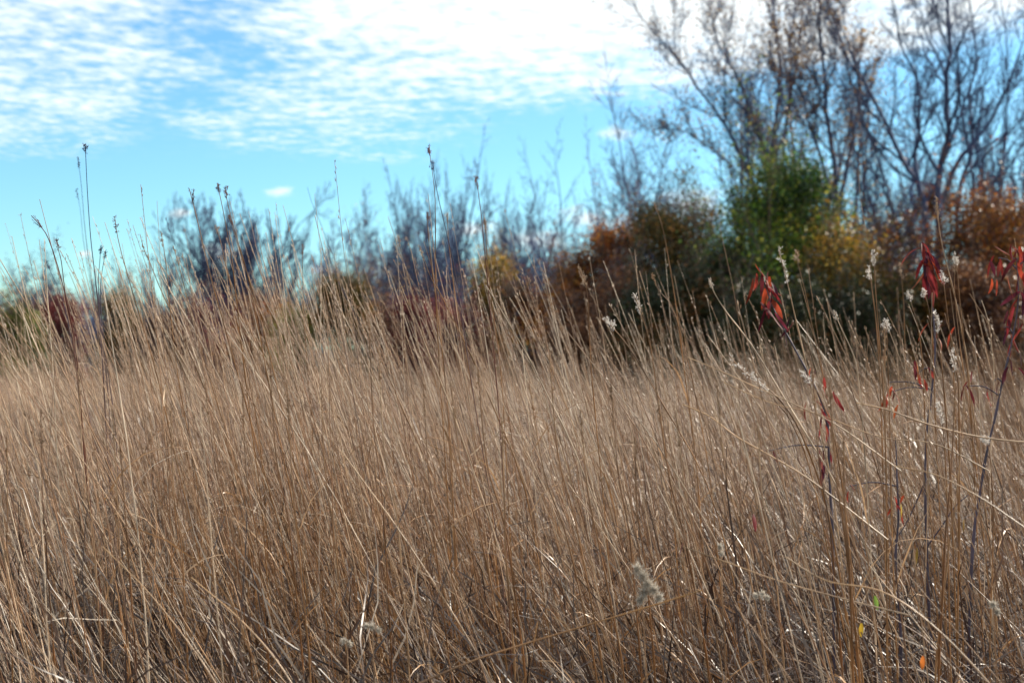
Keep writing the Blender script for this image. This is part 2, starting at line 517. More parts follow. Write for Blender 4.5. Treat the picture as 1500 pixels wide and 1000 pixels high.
def spikelets(hbag, paths, tones, cnt, size, spread, start=.84, rad=.14):
    """small pointed husks set along the upper end of each path"""
    n, K, _ = paths.shape
    s = rng.uniform(start, 1.0, (n, cnt))
    f = s * (K - 1); i0 = np.minimum(f.astype(int), K - 2); fr = (f - i0)[..., None]
    rows = np.arange(n)[:, None]
    A = paths[rows, i0] * (1 - fr) + paths[rows, i0 + 1] * fr
    T = paths[rows, i0 + 1] - paths[rows, i0]; T /= np.linalg.norm(T, axis=2, keepdims=True) + 1e-9
    D = T + rng.normal(0, spread, T.shape); D /= np.linalg.norm(D, axis=2, keepdims=True)
    A = A + rng.normal(0, .0018, A.shape)
    ln = rng.uniform(.6, 1.3, (n, cnt, 1)) * size
    q = np.stack([A, A + D * ln * .45, A + D * ln], axis=2).reshape(-1, 3, 3)
    r = np.tile(np.array([[.35, 1.0, .1]]), (len(q), 1)) * (ln.reshape(-1, 1) * rad)
    hbag.tubes(q, r, np.clip(np.repeat(tones, cnt) + rng.normal(0, .2, n * cnt), 0, 1), 4)


STEMSETS = [(a, b, c, e, K_, m_, None) for a, b, c, e, K_, m_ in ((2.3, 4.6, 48, 1.0, 12, 5), (4.6, 8, 40, 1.1, 10, 4), (8, 15, 22, 1.3, 8, 3), (15, 30, 8, 1.8, 6, 3))]
# bunches that stand taller than the rest: image column, distance, half width m, stems, length
BUNCH = [(300, 4.0, .36, 230, 1.92), (240, 4.6, .36, 170, 1.90), (380, 4.4, .36, 160, 1.86), (165, 4.2, .3, 60, 1.72), (450, 4.8, .35, 60, 1.70), (60, 4.4, .3, 50, 1.66),
         (590, 4.0, .3, 60, 1.72), (700, 4.2, .32, 110, 1.86), (780, 4.8, .32, 90, 1.86), (900, 4.4, .35, 55, 1.68), (1000, 4.8, .4, 60, 1.70), (1200, 3.8, .3, 38, 1.70),
         (1300, 3.6, .3, 45, 1.70), (1420, 3.6, .3, 45, 1.70), (1110, 4.2, .3, 30, 1.6), (340, 6.5, .9, 170, 1.80), (720, 7, .8, 110, 1.76), (1350, 6, .7, 60, 1.72), (1050, 7, .8, 50, 1.66)]
# straight pale culms blown over to the left, all at much the same slant
for d0, d1, dens, wmul, K in ((2.2, 4.6, 210, 1.0, 7), (4.6, 8, 170, 1.15, 6), (8, 16, 90, 1.5, 5), (16, 30, 28, 2.2, 4)):
    x, d = scatter(d0, d1, dens, .6)
    n = len(x)
    hm = height_map(x, d)
    px = 750 + F * x / d
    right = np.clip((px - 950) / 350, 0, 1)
    th0 = np.clip(rng.normal(.72, .17, n) + .16 * fbm(x, d, 1.1, 9), .12, 1.25) + right * rng.uniform(-.1, .35, n)
    p = blade_paths(x, d, rng.uniform(.9, 1.6, n) * hm, th0, rng.normal(.10, .12, n), math.pi * .99 + rng.normal(0, .24, n), K, wob=.006, drift=.08)
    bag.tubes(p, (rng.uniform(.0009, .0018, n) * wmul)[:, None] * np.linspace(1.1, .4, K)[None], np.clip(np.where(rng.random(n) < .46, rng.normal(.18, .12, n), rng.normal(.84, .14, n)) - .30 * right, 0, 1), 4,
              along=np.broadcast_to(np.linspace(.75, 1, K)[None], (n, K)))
STEMSETS += [(3, 8, b[3], .9, 12, 5, b) for b in BUNCH]
for d0, d1, dens, wmul, K, M_, bn in STEMSETS:
    if bn is None:
        x, d = scatter(d0, d1, dens, .65)
    else:
        ppx, dd_, hw_, cn_, ll_ = bn
        # the bunch's foot stands right of its tips, which lean left
        x = (ppx - 750) / F * dd_ + .42 + rng.normal(0, hw_, cn_); d = dd_ + rng.normal(0, .35, cn_)
    n = len(x)
    hm = height_map(x, d)
    px = 750 + F * x / d
    Lh = rng.triangular(1.0, 1.55, 1.85, n) * hm if bn is None else rng.triangular(ll_ - .38, ll_, ll_ + .17, n)
    th0 = rng.normal(.18, .10, n); bend = np.abs(rng.normal(.20, .14, n))
    az = LEFT + rng.normal(0, .4, n)
    p = blade_paths(x, d, Lh, th0, bend, az, K, wob=.008, drift=.1)
    r = rng.uniform(.0011, .0023, n) * wmul
    tone = np.clip(rng.normal(.55, .32, n), 0, 1)
    bag.tubes(p, r[:, None] * np.linspace(1.15, .42, K)[None], tone, M_)
    if d1 < 16:
        k = rng.random(n) < .7
        spikelets(hb, p[k], np.clip(rng.normal(.45, .25, k.sum()), 0, 1), 11 if d1 < 9 else 7, .0095 * wmul, .22, .88, .11)
        # dry leaves hanging off the stems
        k = rng.random(n) < .6
        q = p[k]; m_ = len(q)
        at_ = rng.uniform(.25, .75, m_); idx = (at_ * (K - 1)).astype(int)
        b = q[np.arange(m_), idx]
        lp = blade_paths(b[:, 0], b[:, 1], rng.uniform(.18, .45, m_), rng.uniform(.2, .9, m_), rng.uniform(.6, 2.4, m_),
                         rng.uniform(0, 2 * math.pi, m_), 8)
        lp[..., 2] += b[:, 2:3]
        prof = np.sin(np.linspace(.25, .99, 8) * math.pi) ** .7 + .06
        bag.ribbons(lp, rng.uniform(.002, .0045, m_)[:, None] * wmul * prof[None], sides_for(lp, 2.5), np.clip(rng.normal(.7, .2, m_), 0, 1),
                    along=np.full((m_, 8), .6))
go = bag.build('grass_stems', M['stem'], smooth=True)
go['kind'] = 'stuff'; go['label'] = 'countless golden brown straw stems rising through the grass'; go['category'] = 'straw'
h_ = hb.build('seed_heads', M['head_tan'], parent=go)
h_['kind'] = 'stuff'


# ------------------------------------------------------------------ single stalks
def resample(pts, K):
    pts = np.asarray(pts, float)
    n = len(pts)
    ext = np.vstack([2 * pts[0] - pts[1], pts, 2 * pts[-1] - pts[-2]])
    out = []
    for f in np.linspace(0, n - 1 - 1e-6, K):
        i = int(f); t = f - i
        a, b, c, e = ext[i], ext[i + 1], ext[i + 2], ext[i + 3]
        out.append(.5 * ((2 * b) + (c - a) * t + (2 * a - 5 * b + 4 * c - e) * t * t + (3 * b - a - 3 * c + e) * t ** 3))
    return np.array(out)


def stalk(px, d, head, label, mat='stem', hmat='head_purple', r=.0021, leaf=1, hl=.16, tone=.5, group=None, name='grass_stalk', cat='grass stalk', fade=0.06):
    """px: the stalk's line in the photograph, tip first; the root goes on to the ground at the same lean"""
    pts = [P(a, b, d + fade * k) for k, (a, b) in enumerate(px)]
    lo = pts[-1]; v = pts[-1] - pts[-2]; v = v / max(1e-6, -v[2])
    v[0] *= .45; v[1] = 0
    z = lo[2]
    for k in range(1, 5):
        pts.append(lo + v * (z * k / 4) * (1, 1, 1))
    root = pts[-1].copy(); root[2] = 0
    pts[-1] = root
    path = resample(pts[::-1], 34)
    t = thing(name, label, cat, root, group)
    b = Bag()
    K = len(path)
    rad = np.linspace(1.25, .45, K) * r * .72
    arc = np.linspace(0, 1, K)
    for kn in (6, 12, 18, 23):
        rad[kn] *= 1.5
    b.tube(path, rad, tone, 6)
    b.build('stem', M[mat], t, smooth=True)
    h = Bag()
    seg = np.concatenate([[0], np.cumsum(np.linalg.norm(np.diff(path, axis=0), axis=1))])
    L_ = seg[-1]
    hs = np.linspace(L_ - hl, L_, 10)
    headp = np.stack([np.interp(hs, seg, path[:, k]) for k in range(3)], 1)
    if head == 'turkey':
        base = headp[0]
        main = resample(headp[[0, 3, 6, 9]], 8)
        fingers = [main]
        T = (path[-1] - base); ln = np.linalg.norm(T); T = T / ln
        for q in range(3):
            dv = T * (.72 + .08 * q) + rng.normal(0, .09, 3)
            e = base + T * ln * .12 * q + dv * ln * .8
            st_ = base + T * ln * .10 * q
            fingers.append(resample(np.vstack([st_, (st_ + e) / 2 + rng.normal(0, .0012, 3), e]), 8))
        fp = np.array(fingers)
        h.tubes(fp, np.full(fp.shape[:2], .0006), np.full(len(fp), .3), 4)
        spikelets(h, fp, np.full(len(fp), .45), 16, .0052, .10, .05, .13)
    elif head == 'spike':
        q = headp[None]
        spikelets(h, q, np.array([.5]), 30, .0056, .14, 0, .14)
        # a few short side racemes
        for k in range(5):
            i = int(rng.integers(0, 7)); bpt = q[0, i]; T = q[0, i + 1] - bpt; T /= np.linalg.norm(T)
            e = bpt + (T + rng.normal(0, .16, 3)) * .016
            sp = resample(np.vstack([bpt, (bpt + e) / 2 + rng.normal(0, .001, 3), e]), 4)[None]
            spikelets(h, sp, np.array([.5]), 5, .006, .2, .2, .15)
    elif head == 'silky':
        q = headp[None]
        # alternate short racemes carrying silky husks, with gaps between
        for k in range(11):
            f = k / 11; i = min(8, int(f * 9)); bpt = q[0, i]; T = q[0, i + 1] - bpt; T /= np.linalg.norm(T)
            e = bpt + (T * 1.0 + rng.normal(0, .20, 3)) * (.014 + .010 * (1 - f))
            sp = resample(np.vstack([bpt, (bpt + e) / 2 + rng.normal(0, .001, 3), e]), 4)[None]
            h.tubes(sp, np.full((1, 4), .0004), np.array([.2]), 3)
            spikelets(h, sp, np.array([.6]), 7, .0048, .45, .25, .20)
            hc = sp[0][rng.integers(1, 4, 12)]
            hd = rng.normal(0, 1, (12, 3)); hd /= np.linalg.norm(hd, axis=1, keepdims=True)
            hp = np.stack([hc, hc + hd * .0025, hc + hd * .0045], 1)
            h.ribbons(hp, np.full((12, 3), .0004), sides_for(hp), np.full(12, .9))
    if head:
        h.build('seed_head', M[hmat], t)
    for k in range(leaf):
        i = int(rng.integers(5, 16)); bpt = path[i]
        lp = blade_paths(np.array([bpt[0]]), np.array([bpt[1]]), np.array([rng.uniform(.15, .35)]), np.array([.25]), np.array([rng.uniform(.6, 2.2)]),
                         np.array([rng.uniform(0, 6.28)]), 9)
        lp[..., 2] += bpt[2]
        lb = Bag(); lb.ribbons(lp, (np.sin(np.linspace(.3, .99, 9) * math.pi) ** .7 * .0042)[None], sides_for(lp, 2), np.array([.7]))
        lb.build('leaf_blade', M['blade'], t)
    return t


G1 = 'tall grass stalks rising against the sky'
stalk([(46, 316), (60, 332), (72, 352), (88, 402), (103, 465), (113, 530), (120, 620), (128, 720), (140, 830), (150, 1000)], 3.1, 'turkey',
      'russet stalk with nodding purple seed head, farthest left of those against the sky', 'stem_red', r=.0026, hl=.075, group=G1)
stalk([(83, 350), (86, 368), (90, 384), (97, 440), (108, 510), (118, 600), (135, 760), (150, 900)], 3.2, 'spike',
      'stalk with small upright russet head just right of the nodding head', 'stem_red', hl=.055, group=G1)
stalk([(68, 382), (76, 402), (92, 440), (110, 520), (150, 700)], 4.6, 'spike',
      'faint slate stalk low beside the nodding purple head', 'stem_sky_tint', 'head_sky_tint', hl=.05, group=G1)
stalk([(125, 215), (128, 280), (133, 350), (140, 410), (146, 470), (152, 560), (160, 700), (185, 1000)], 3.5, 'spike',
      'tallest slate blue stalk at left, almost bare and upright', 'stem_sky_tint', 'head_sky_tint', r=.0026, hl=.02, group=G1)
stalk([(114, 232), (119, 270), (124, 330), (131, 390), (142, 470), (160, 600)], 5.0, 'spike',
      'blurred slate stalk leaning into the tall blue one', 'stem_sky_tint', 'head_sky_tint', r=.0022, hl=.04, group=G1)
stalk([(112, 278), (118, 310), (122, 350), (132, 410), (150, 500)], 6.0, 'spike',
      'faint far stalk tipped just below the pair of tall blue stalks', 'stem_sky_tint', 'head_sky_tint', r=.002, hl=.05, group=G1)
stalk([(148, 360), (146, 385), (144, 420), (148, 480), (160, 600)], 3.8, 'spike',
      'short slate head beside the foot of the tall blue stalk', 'stem_sky_tint', 'head_sky_tint', hl=.04, group=G1)
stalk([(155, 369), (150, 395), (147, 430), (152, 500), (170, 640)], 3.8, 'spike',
      'second short slate head, right of the tall blue stalk', 'stem_sky_tint', 'head_sky_tint', hl=.04, group=G1)
stalk([(168, 318), (172, 345), (180, 378), (195, 430), (213, 490), (230, 550), (262, 690), (300, 850), (330, 1000)], 3.2, 'spike',
      'straw stalk with single russet head alone against clear sky', 'stem', hl=.065, r=.0021, group=G1)
stalk([(205, 343), (212, 368), (221, 388), (238, 430), (262, 480), (300, 570), (350, 700), (420, 900)], 3.5, 'spike',
      'leaning stalk with two-stage tan head above the left bunch', 'stem', 'head_tan', hl=.11, group=G1)
stalk([(236, 340), (241, 370), (245, 405), (250, 460), (262, 560), (290, 720)], 3.5, 'spike',
      'upright tan headed stalk above the left bunch', 'stem', 'head_tan', hl=.06, group=G1)
stalk([(243, 319), (251, 345), (262, 375), (275, 430), (300, 520)], 5.0, 'spike',
      'blurred slate headed stalk rising behind the left bunch', 'stem_sky_tint', 'head_sky_tint', hl=.07, group=G1)
stalk([(254, 361), (261, 385), (269, 415), (285, 480), (315, 580), (360, 740)], 3.6, 'spike',
      'stalk with loose tan head leaning left of the bare vase-shaped tree', 'stem', 'head_tan', hl=.085, group=G1)
stalk([(277, 276), (283, 298), (292, 335), (305, 390), (318, 440), (335, 500), (360, 590), (395, 720), (430, 850), (465, 1000)], 3.1, 'turkey',
      'stalk with forked russet head in front of the bare vase-shaped tree', 'stem', hl=.07, r=.0023, group=G1)
stalk([(318, 269), (323, 290), (331, 330), (339, 375), (345, 425), (352, 490), (365, 600), (385, 760), (400, 1000)], 3.1, 'turkey',
      'taller of two close purple headed stalks before the vase-shaped tree', 'stem', hl=.05, r=.0021, group=G1)
stalk([(330, 275), (334, 300), (346, 345), (358, 385), (369, 430), (382, 500), (405, 620), (440, 800), (460, 1000)], 3.0, 'spike',
      'slightly lower right stalk of two close purple headed ones', 'stem', hl=.045, r=.002, group=G1)
stalk([(335, 315), (341, 334), (349, 360), (362, 400), (374, 440), (395, 520), (425, 650), (470, 850)], 3.3, 'turkey',
      'third russet head, just under the two close purple heads', 'stem', hl=.05, group=G1)
stalk([(316, 332), (322, 350), (328, 375), (338, 420), (352, 500), (380, 640)], 3.6, 'spike',
      'short tan head in front of the white low cloud', 'stem', 'head_tan', hl=.05, group=G1)
stalk([(443, 358), (443, 378), (444, 420), (446, 480), (455, 600), (470, 800)], 4.2, 'spike',
      'upright dark headed stalk right of the vase-shaped tree', 'stem', hl=.07, group=G1)
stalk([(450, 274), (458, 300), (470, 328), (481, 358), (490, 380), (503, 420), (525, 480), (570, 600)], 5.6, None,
      'bare faint slate stalk leaning left in clear sky', 'stem_sky_tint', r=.0022, group=G1)
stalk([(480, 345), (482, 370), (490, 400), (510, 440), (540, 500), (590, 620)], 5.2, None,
      'thin slate stalk low in the gap between trees', 'stem_sky_tint', r=.002, group=G1)
stalk([(629, 211), (630, 228), (633, 250), (637, 285), (638, 340), (638, 400), (640, 470), (645, 560), (655, 720), (670, 1000)], 3.2, 'turkey',
      'tallest central stalk, upright with two dark knots of husks', 'stem', hl=.065, r=.0019, group=G1)
stalk([(633, 238), (638, 268), (644, 298), (654, 340), (664, 385), (672, 430), (682, 500), (700, 620), (730, 800), (750, 1000)], 3.2, 'spike',
      'slate blue stalk crossing the tallest central one and leaning right below', 'stem_sky_tint', 'head_sky_tint', hl=.03, r=.0021, group=G1)
stalk([(697, 256), (700, 278), (705, 315), (710, 370), (715, 420), (722, 500), (732, 620), (740, 760), (750, 1000)], 3.1, 'spike',
      'slim russet stalk without spreading head, right of the tallest central stalk', 'stem_red', hl=.06, r=.002, group=G1)
stalk([(709, 318), (712, 345), (714, 380), (720, 440), (735, 560)], 3.6, 'spike',
      'short tan head touching the slim russet stalk', 'stem', 'head_tan', hl=.06, group=G1)
stalk([(655, 314), (656, 335), (660, 380), (668, 440), (690, 560), (720, 740)], 3.6, 'spike',
      'short head between the slate stalk and the slim russet stalk', 'stem', 'head_tan', hl=.04, group=G1)
stalk([(626, 312), (627, 340), (630, 370), (636, 420), (646, 500), (660, 650)], 3.5, 'spike',
      'low upright stalk just left of the tallest central stalk', 'stem', hl=.035, group=G1)
stalk([(583, 346), (588, 372), (598, 405), (610, 450), (625, 510), (650, 620)], 4.4, 'spike',
      'blurred tan head alone left of the central stalks', 'stem', 'head_tan', hl=.05, group=G1)
stalk([(615, 363), (622, 382), (632, 408), (645, 430), (665, 470), (690, 520), (720, 590), (770, 720)], 3.3, 'spike',
      'golden headed stalk bending left below the central stalks', 'stem', 'head_tan', hl=.06, group=G1)
stalk([(510, 435), (525, 452), (540, 480), (560, 530), (590, 600), (640, 720)], 3.6, 'spike',
      'straw stalk leaning left before the dark olive bush', 'stem', 'head_tan', hl=.08, group=G1)
stalk([(585, 412), (596, 440), (612, 475), (627, 515), (650, 570), (690, 680), (760, 900)], 3.1, 'spike',
      'bright straw stalk with narrow head before the dark red shrubs', 'stem', 'head_tan', hl=.10, r=.0026, tone=.95, group=G1)
stalk([(712, 418), (730, 447), (752, 485), (775, 525), (800, 575), (850, 680), (930, 900)], 3.1, None,
      'bright bare straw leaning left below the orange bush', 'stem', r=.0026, tone=1, group=G1)

G2 = 'seeding stalks in front of the shrubs'
stalk([(848, 392), (856, 412), (861, 435), (863, 480), (866, 540), (875, 640), (890, 800)], 3.2, 'silky',
      'stalk with ragged golden husks before the rust shrubs', 'stem', 'head_tan', hl=.10, group=G2)
stalk([(957, 297), (966, 318), (973, 345), (982, 395), (992, 460), (1002, 540), (1020, 680)], 3.9, 'spike',
      'tall blurred straw stalk before the big olive brown shrub', 'stem', 'head_tan', hl=.05, r=.0026, group=G2)
stalk([(955, 402), (965, 425), (985, 450), (1000, 500), (1015, 560), (1040, 700)], 3.5, 'spike',
      'crooked thin stalk below the tall blurred straw stalk', 'stem', 'head_tan', hl=.05, group=G2)
stalk([(930, 432), (937, 455), (946, 480), (955, 520), (966, 600), (985, 740)], 3.3, 'silky',
      'stalk with white beaded head before the dark shrub shade', 'stem', 'head_white', hl=.09, group=G2)
stalk([(886, 466), (898, 480), (915, 500), (935, 530), (970, 590), (1040, 720)], 3.1, 'silky',
      'pale bent head nodding over the grass at mid field', 'stem', 'head_white', hl=.08, group=G2)
stalk([(1040, 412), (1048, 432), (1065, 458), (1090, 490), (1120, 535), (1165, 610), (1230, 720), (1290, 860)], 3.0, 'spike',
      'silvery blue straw leaning left with small pale tip', 'stem', 'head_white', hl=.035, r=.0030, tone=1, group=G2)
stalk([(1141, 366), (1147, 390), (1156, 425), (1165, 465), (1178, 520), (1195, 600), (1220, 720), (1240, 900)], 3.0, 'silky',
      'tall pale stalk with two-part silky head right of the hanging red leaves', 'stem', 'head_white', hl=.13, r=.0026, tone=.9, group=G2)
stalk([(1166, 368), (1170, 390), (1180, 430), (1192, 490), (1215, 600)], 3.8, 'silky',
      'blurred tan stalk behind the two-part silky head', 'stem', 'head_tan', hl=.06, group=G2)
stalk([(1280, 370), (1281, 395), (1283, 430), (1288, 500), (1295, 600), (1300, 760), (1305, 1000)], 3.2, 'silky',
      'upright stalk with white beaded tip before the golden shrub', 'stem', 'head_white', hl=.06, r=.0024, group=G2)
stalk([(1272, 392), (1276, 415), (1281, 450), (1287, 520), (1292, 640), (1296, 800)], 3.2, 'silky',
      'lower white beaded head paired with the upright one', 'stem', 'head_white', hl=.06, group=G2)
stalk([(1319, 385), (1321, 410), (1324, 450), (1326, 520), (1330, 620)], 4.2, 'silky',
      'soft blurred pale head between golden shrub and red leaves', 'stem', 'head_tan', hl=.08, group=G2)
stalk([(1256, 245), (1262, 300), (1272, 360), (1278, 430), (1290, 520), (1300, 640)], 4.4, None,
      'long thin bare straw rising before the golden shrub', 'stem', r=.0018, group=G2)
stalk([(1372, 290), (1374, 320), (1380, 360), (1390, 400), (1402, 450), (1415, 520), (1430, 640), (1450, 800)], 3.3, 'silky',
      'tallest right hand stalk with slender pale head', 'stem', 'head_tan', hl=.09, r=.0028, tone=.8, group=G2)
stalk([(1398, 376), (1402, 396), (1406, 440), (1412, 500), (1422, 600), (1430, 760)], 3.2, 'silky',
      'white beaded head right of the middle red leaf cluster', 'stem', 'head_white', hl=.05, group=G2)
stalk([(1381, 400), (1383, 420), (1388, 460), (1395, 520), (1400, 620), (1405, 800)], 3.2, 'silky',
      'white beaded head tucked behind the middle red leaf cluster', 'stem', 'head_white', hl=.06, group=G2)
stalk([(1330, 430), (1336, 448), (1345, 480), (1352, 540), (1356, 640)], 3.3, 'silky',
      'small white head left under the middle red leaf cluster', 'stem', 'head_white', hl=.05, group=G2)
stalk([(1352, 425), (1358, 442), (1364, 475), (1368, 540), (1372, 660)], 3.3, 'silky',
      'small white head right under the middle red leaf cluster', 'stem', 'head_white', hl=.05, group=G2)
stalk([(1370, 462), (1374, 495), (1380, 540), (1385, 600), (1392, 700), (1400, 900)], 2.9, 'silky',
      'large bright silky head below the middle red leaf cluster', 'stem', 'head_white', hl=.065, r=.0028, group=G2)
stalk([(1392, 512), (1400, 540), (1404, 570), (1405, 640), (1405, 760), (1402, 1000)], 2.8, 'silky',
      'drooping bright silky head lowest in the right thicket', 'stem', 'head_white', hl=.09, r=.003, group=G2)
stalk([(1408, 410), (1402, 380), (1398, 420), (1408, 520), (1425, 640)][1:], 3.4, 'silky',
      'thin pale head leaning beside the right hand straw', 'stem', 'head_tan', hl=.05, group=G2)
stalk([(1296, 470), (1299, 490), (1300, 520), (1303, 600), (1306, 760)], 3.0, 'silky',
      'slim white head between the two red leafed saplings', 'stem', 'head_white', hl=.06, group=G2)
stalk([(1222, 455), (1232, 480), (1246, 510), (1256, 545), (1265, 640), (1275, 800)], 3.0, 'spike',
      'pale straw with bright narrow tip right of the hanging red leaves', 'stem', 'head_white', hl=.04, tone=1, group=G2)
stalk([(1438, 440), (1446, 465), (1452, 500), (1456, 560), (1450, 700)], 3.3, None,
      'bright bare straw tip before the right rust shrub', 'stem', tone=1, group=G2)
stalk([(1068, 520), (1090, 545), (1120, 565), (1150, 595), (1180, 650), (1215, 760)], 2.9, 'silky',
      'broad white plume bowing to the left above the grass', 'stem', 'head_white', hl=.14, r=.003, group=G2)
stalk([(1100, 548), (1120, 570), (1140, 592), (1160, 620), (1190, 700)], 2.95, 'silky',
      'second white plume tangled under the broad bowing plume', 'stem', 'head_white', hl=.10, group=G2)
stalk([(1175, 545), (1190, 562), (1205, 590), (1222, 640), (1240, 760)], 2.8, 'silky',
      'curved white head beside the fallen silvery straws', 'stem', 'head_white', hl=.08, group=G2)
stalk([(1440, 640), (1448, 655), (1452, 690), (1455, 780), (1450, 960)], 2.7, 'silky',
      'low white head in the tangle near the right edge', 'stem', 'head_white', hl=.06, group=G2)
stalk([(1375, 590), (1380, 620), (1384, 660), (1388, 760), (1392, 960)], 2.7, 'silky',
      'low silky head on the golden stems at right', 'stem', 'head_white', hl=.08, group=G2)


# thick foreground stems, alike, sharp: the larger ones in front of the mass
def front_stem(px0, py0, px1, py1, d, r, label, mat='stem', tone=.4, group='thick golden stems in the foreground'):
    xm = (px0 + px1) / 2 + rng.uniform(-5, 5)
    return stalk([(px0, py0), (px0 * .6 + xm * .4 + rng.uniform(-3, 3), py0 * .7 + py1 * .3), (xm, (py0 + py1) / 2),
                  (px1 * .55 + xm * .45, py0 * .25 + py1 * .75), (px1, py1)], d, 'spike', label, mat, 'head_tan', r=r, leaf=2, hl=.08, tone=tone, group=group)


LAB = 'thick golden stem standing among others in the foreground grass'
for (a, b, c_, e, d_, r_) in [(540, 460, 575, 1000, 2.7, .0026), (555, 510, 600, 1000, 2.6, .0026), (660, 560, 745, 1000, 2.5, .0028), (700, 540, 770, 1000, 2.5, .0032),
                              (735, 610, 755, 1000, 2.5, .0032), (775, 560, 875, 1000, 2.7, .0026), (805, 520, 885, 1000, 2.6, .0028), (850, 600, 915, 1000, 2.6, .0028),
                              (895, 560, 940, 1000, 2.5, .0026), (930, 640, 960, 1000, 2.4, .0028), (960, 560, 1040, 1000, 2.5, .0030), (990, 600, 1060, 1000, 2.6, .0024),
                              (1215, 560, 1260, 1000, 2.2, .0034), (1236, 640, 1250, 1000, 2.2, .0036), (1190, 540, 1235, 1000, 2.5, .0028), (1296, 480, 1300, 1000, 2.6, .0026),
                              (1400, 560, 1375, 1000, 2.4, .0034), (1412, 590, 1370, 1000, 2.5, .0028), (115, 540, 150, 1000, 2.7, .0026), (175, 640, 200, 1000, 2.5, .0028),
                              (165, 600, 190, 1000, 2.6, .0024), (60, 600, 80, 1000, 2.7, .0024), (250, 600, 275, 1000, 2.6, .0026), (300, 560, 370, 1000, 2.6, .0024),
                              (355, 560, 395, 1000, 2.6, .0024), (420, 560, 455, 1000, 2.5, .0028), (395, 520, 445, 1000, 2.6, .0026), (10, 640, 18, 1000, 2.6, .0024),
                              (1050, 560, 1125, 1000, 2.5, .0028), (1110, 620, 1150, 1000, 2.5, .0026), (470, 560, 510, 1000, 2.8, .0022), (620, 560, 660, 1000, 2.8, .0022)]:
    front_stem(a, b, c_, e, d_, r_, LAB, tone=float(rng.uniform(.15, .8)))


# long straws lying across the others
def straw(px, d, label, r=.0026, tone=.9, name='fallen_straw', dd=.0):
    pts = resample([P(a, b, d + dd * k) for k, (a, b) in enumerate(px)], 24)
    root = pts[-1].copy()
    b = Bag(); b.tube(pts, np.linspace(.6, 1, 24) * r * .68, tone, 6)
    o = b.build(name, M['stem'], smooth=True, origin=root)
    o['label'] = label; o['category'] = 'straw'; o['group'] = 'straws lying across the grass'


straw([(1028, 864), (960, 885), (860, 915), (760, 945), (690, 968), (615, 1000), (520, 1040)], 2.3, 'long tan straw lying across the foreground stems at bottom centre', r=.0028, tone=.55)
straw([(1000, 592), (1040, 610), (1080, 640), (1130, 668), (1190, 705), (1300, 790)], 2.7, 'bright straw slanting down from mid field to the right', r=.0026, tone=.82)
straw([(1005, 522), (1060, 545), (1110, 568), (1160, 590), (1230, 625), (1320, 690)], 2.9, 'pale straw slanting just under the broad white plume', r=.0022)
straw([(1255, 590), (1300, 600), (1350, 618), (1400, 632), (1450, 642), (1530, 650)], 2.6, 'thick silvery straw lying nearly level at right', r=.0028, tone=.8, dd=.02)
straw([(1060, 560), (1130, 590), (1200, 607), (1290, 640), (1370, 650), (1450, 690)], 2.7, 'thin silvery straw crossing under the thick level one', r=.002, tone=.82)
straw([(1310, 682), (1370, 695), (1430, 725), (1480, 758), (1540, 800)], 2.4, 'arched straw crossing the lower right stems', r=.0022, tone=.82)
straw([(500, 660), (540, 715), (580, 770), (640, 860), (700, 960), (740, 1040)], 2.5, 'bright straw slanting down left of bottom centre', r=.0022, tone=.82)
straw([(1150, 815), (1210, 850), (1290, 865), (1360, 910), (1440, 990), (1490, 1060)], 2.3, 'grey straw slanting through the bottom right tangle', r=.0028, tone=.8)
straw([(1000, 800), (1070, 825), (1140, 850), (1230, 875), (1330, 900)], 2.4, 'pale straw lying level low at right of centre', r=.0024, tone=.82)
straw([(150, 800), (220, 870), (290, 960), (340, 1040)], 2.4, 'bright straw slanting through the lower left grass', r=.0022, tone=.82)
straw([(280, 845), (350, 905), (400, 960), (440, 1020)], 2.35, 'gleaming straw in the lower left, right of the slanting one', r=.0024, tone=.82)


# ------------------------------------------------------------------ red leaved saplings
def lance_leaf(bag, base, d, length, width, tone, curl=.6):
    """pointed leaf hanging from base in direction d, folded along its midrib"""
    K = 9
    d = np.asarray(d, float); d /= np.linalg.norm(d)
    s = np.cross(d, rng.normal(size=3)); s /= np.linalg.norm(s)
    n = np.cross(d, s)
    pts, side, wd = [], [], []
    p = np.array(base, float)
    for k in range(K):
        f = k / (K - 1)
        dd = d + n * curl * (f - .3) + np.array([0, 0, -.5 * f])
        dd /= np.linalg.norm(dd)
        pts.append(p.copy()); p = p + dd * length / (K - 1)
        wd.append(width * max(.04, math.sin(min(1, f * .93 + .07) * math.pi) ** .8))
    pts = np.array(pts); wd = np.array(wd)
    fold = n * .35
    mid = pts; lf = pts - s * wd[:, None] * .5 + fold * wd[:, None] * .5; rt = pts + s * wd[:, None] * .5 + fold * wd[:, None] * .5
    V = np.stack([lf, mid, rt], 1)
    Q = []
    for k in range(K - 1):
        a = k * 3
        Q += [[a, a + 1, a + 4, a + 3], [a + 1, a + 2, a + 5, a + 4]]
    bag._add(V, np.array(Q), np.full(K * 3, tone), np.repeat(np.linspace(0, 1, K), 3))


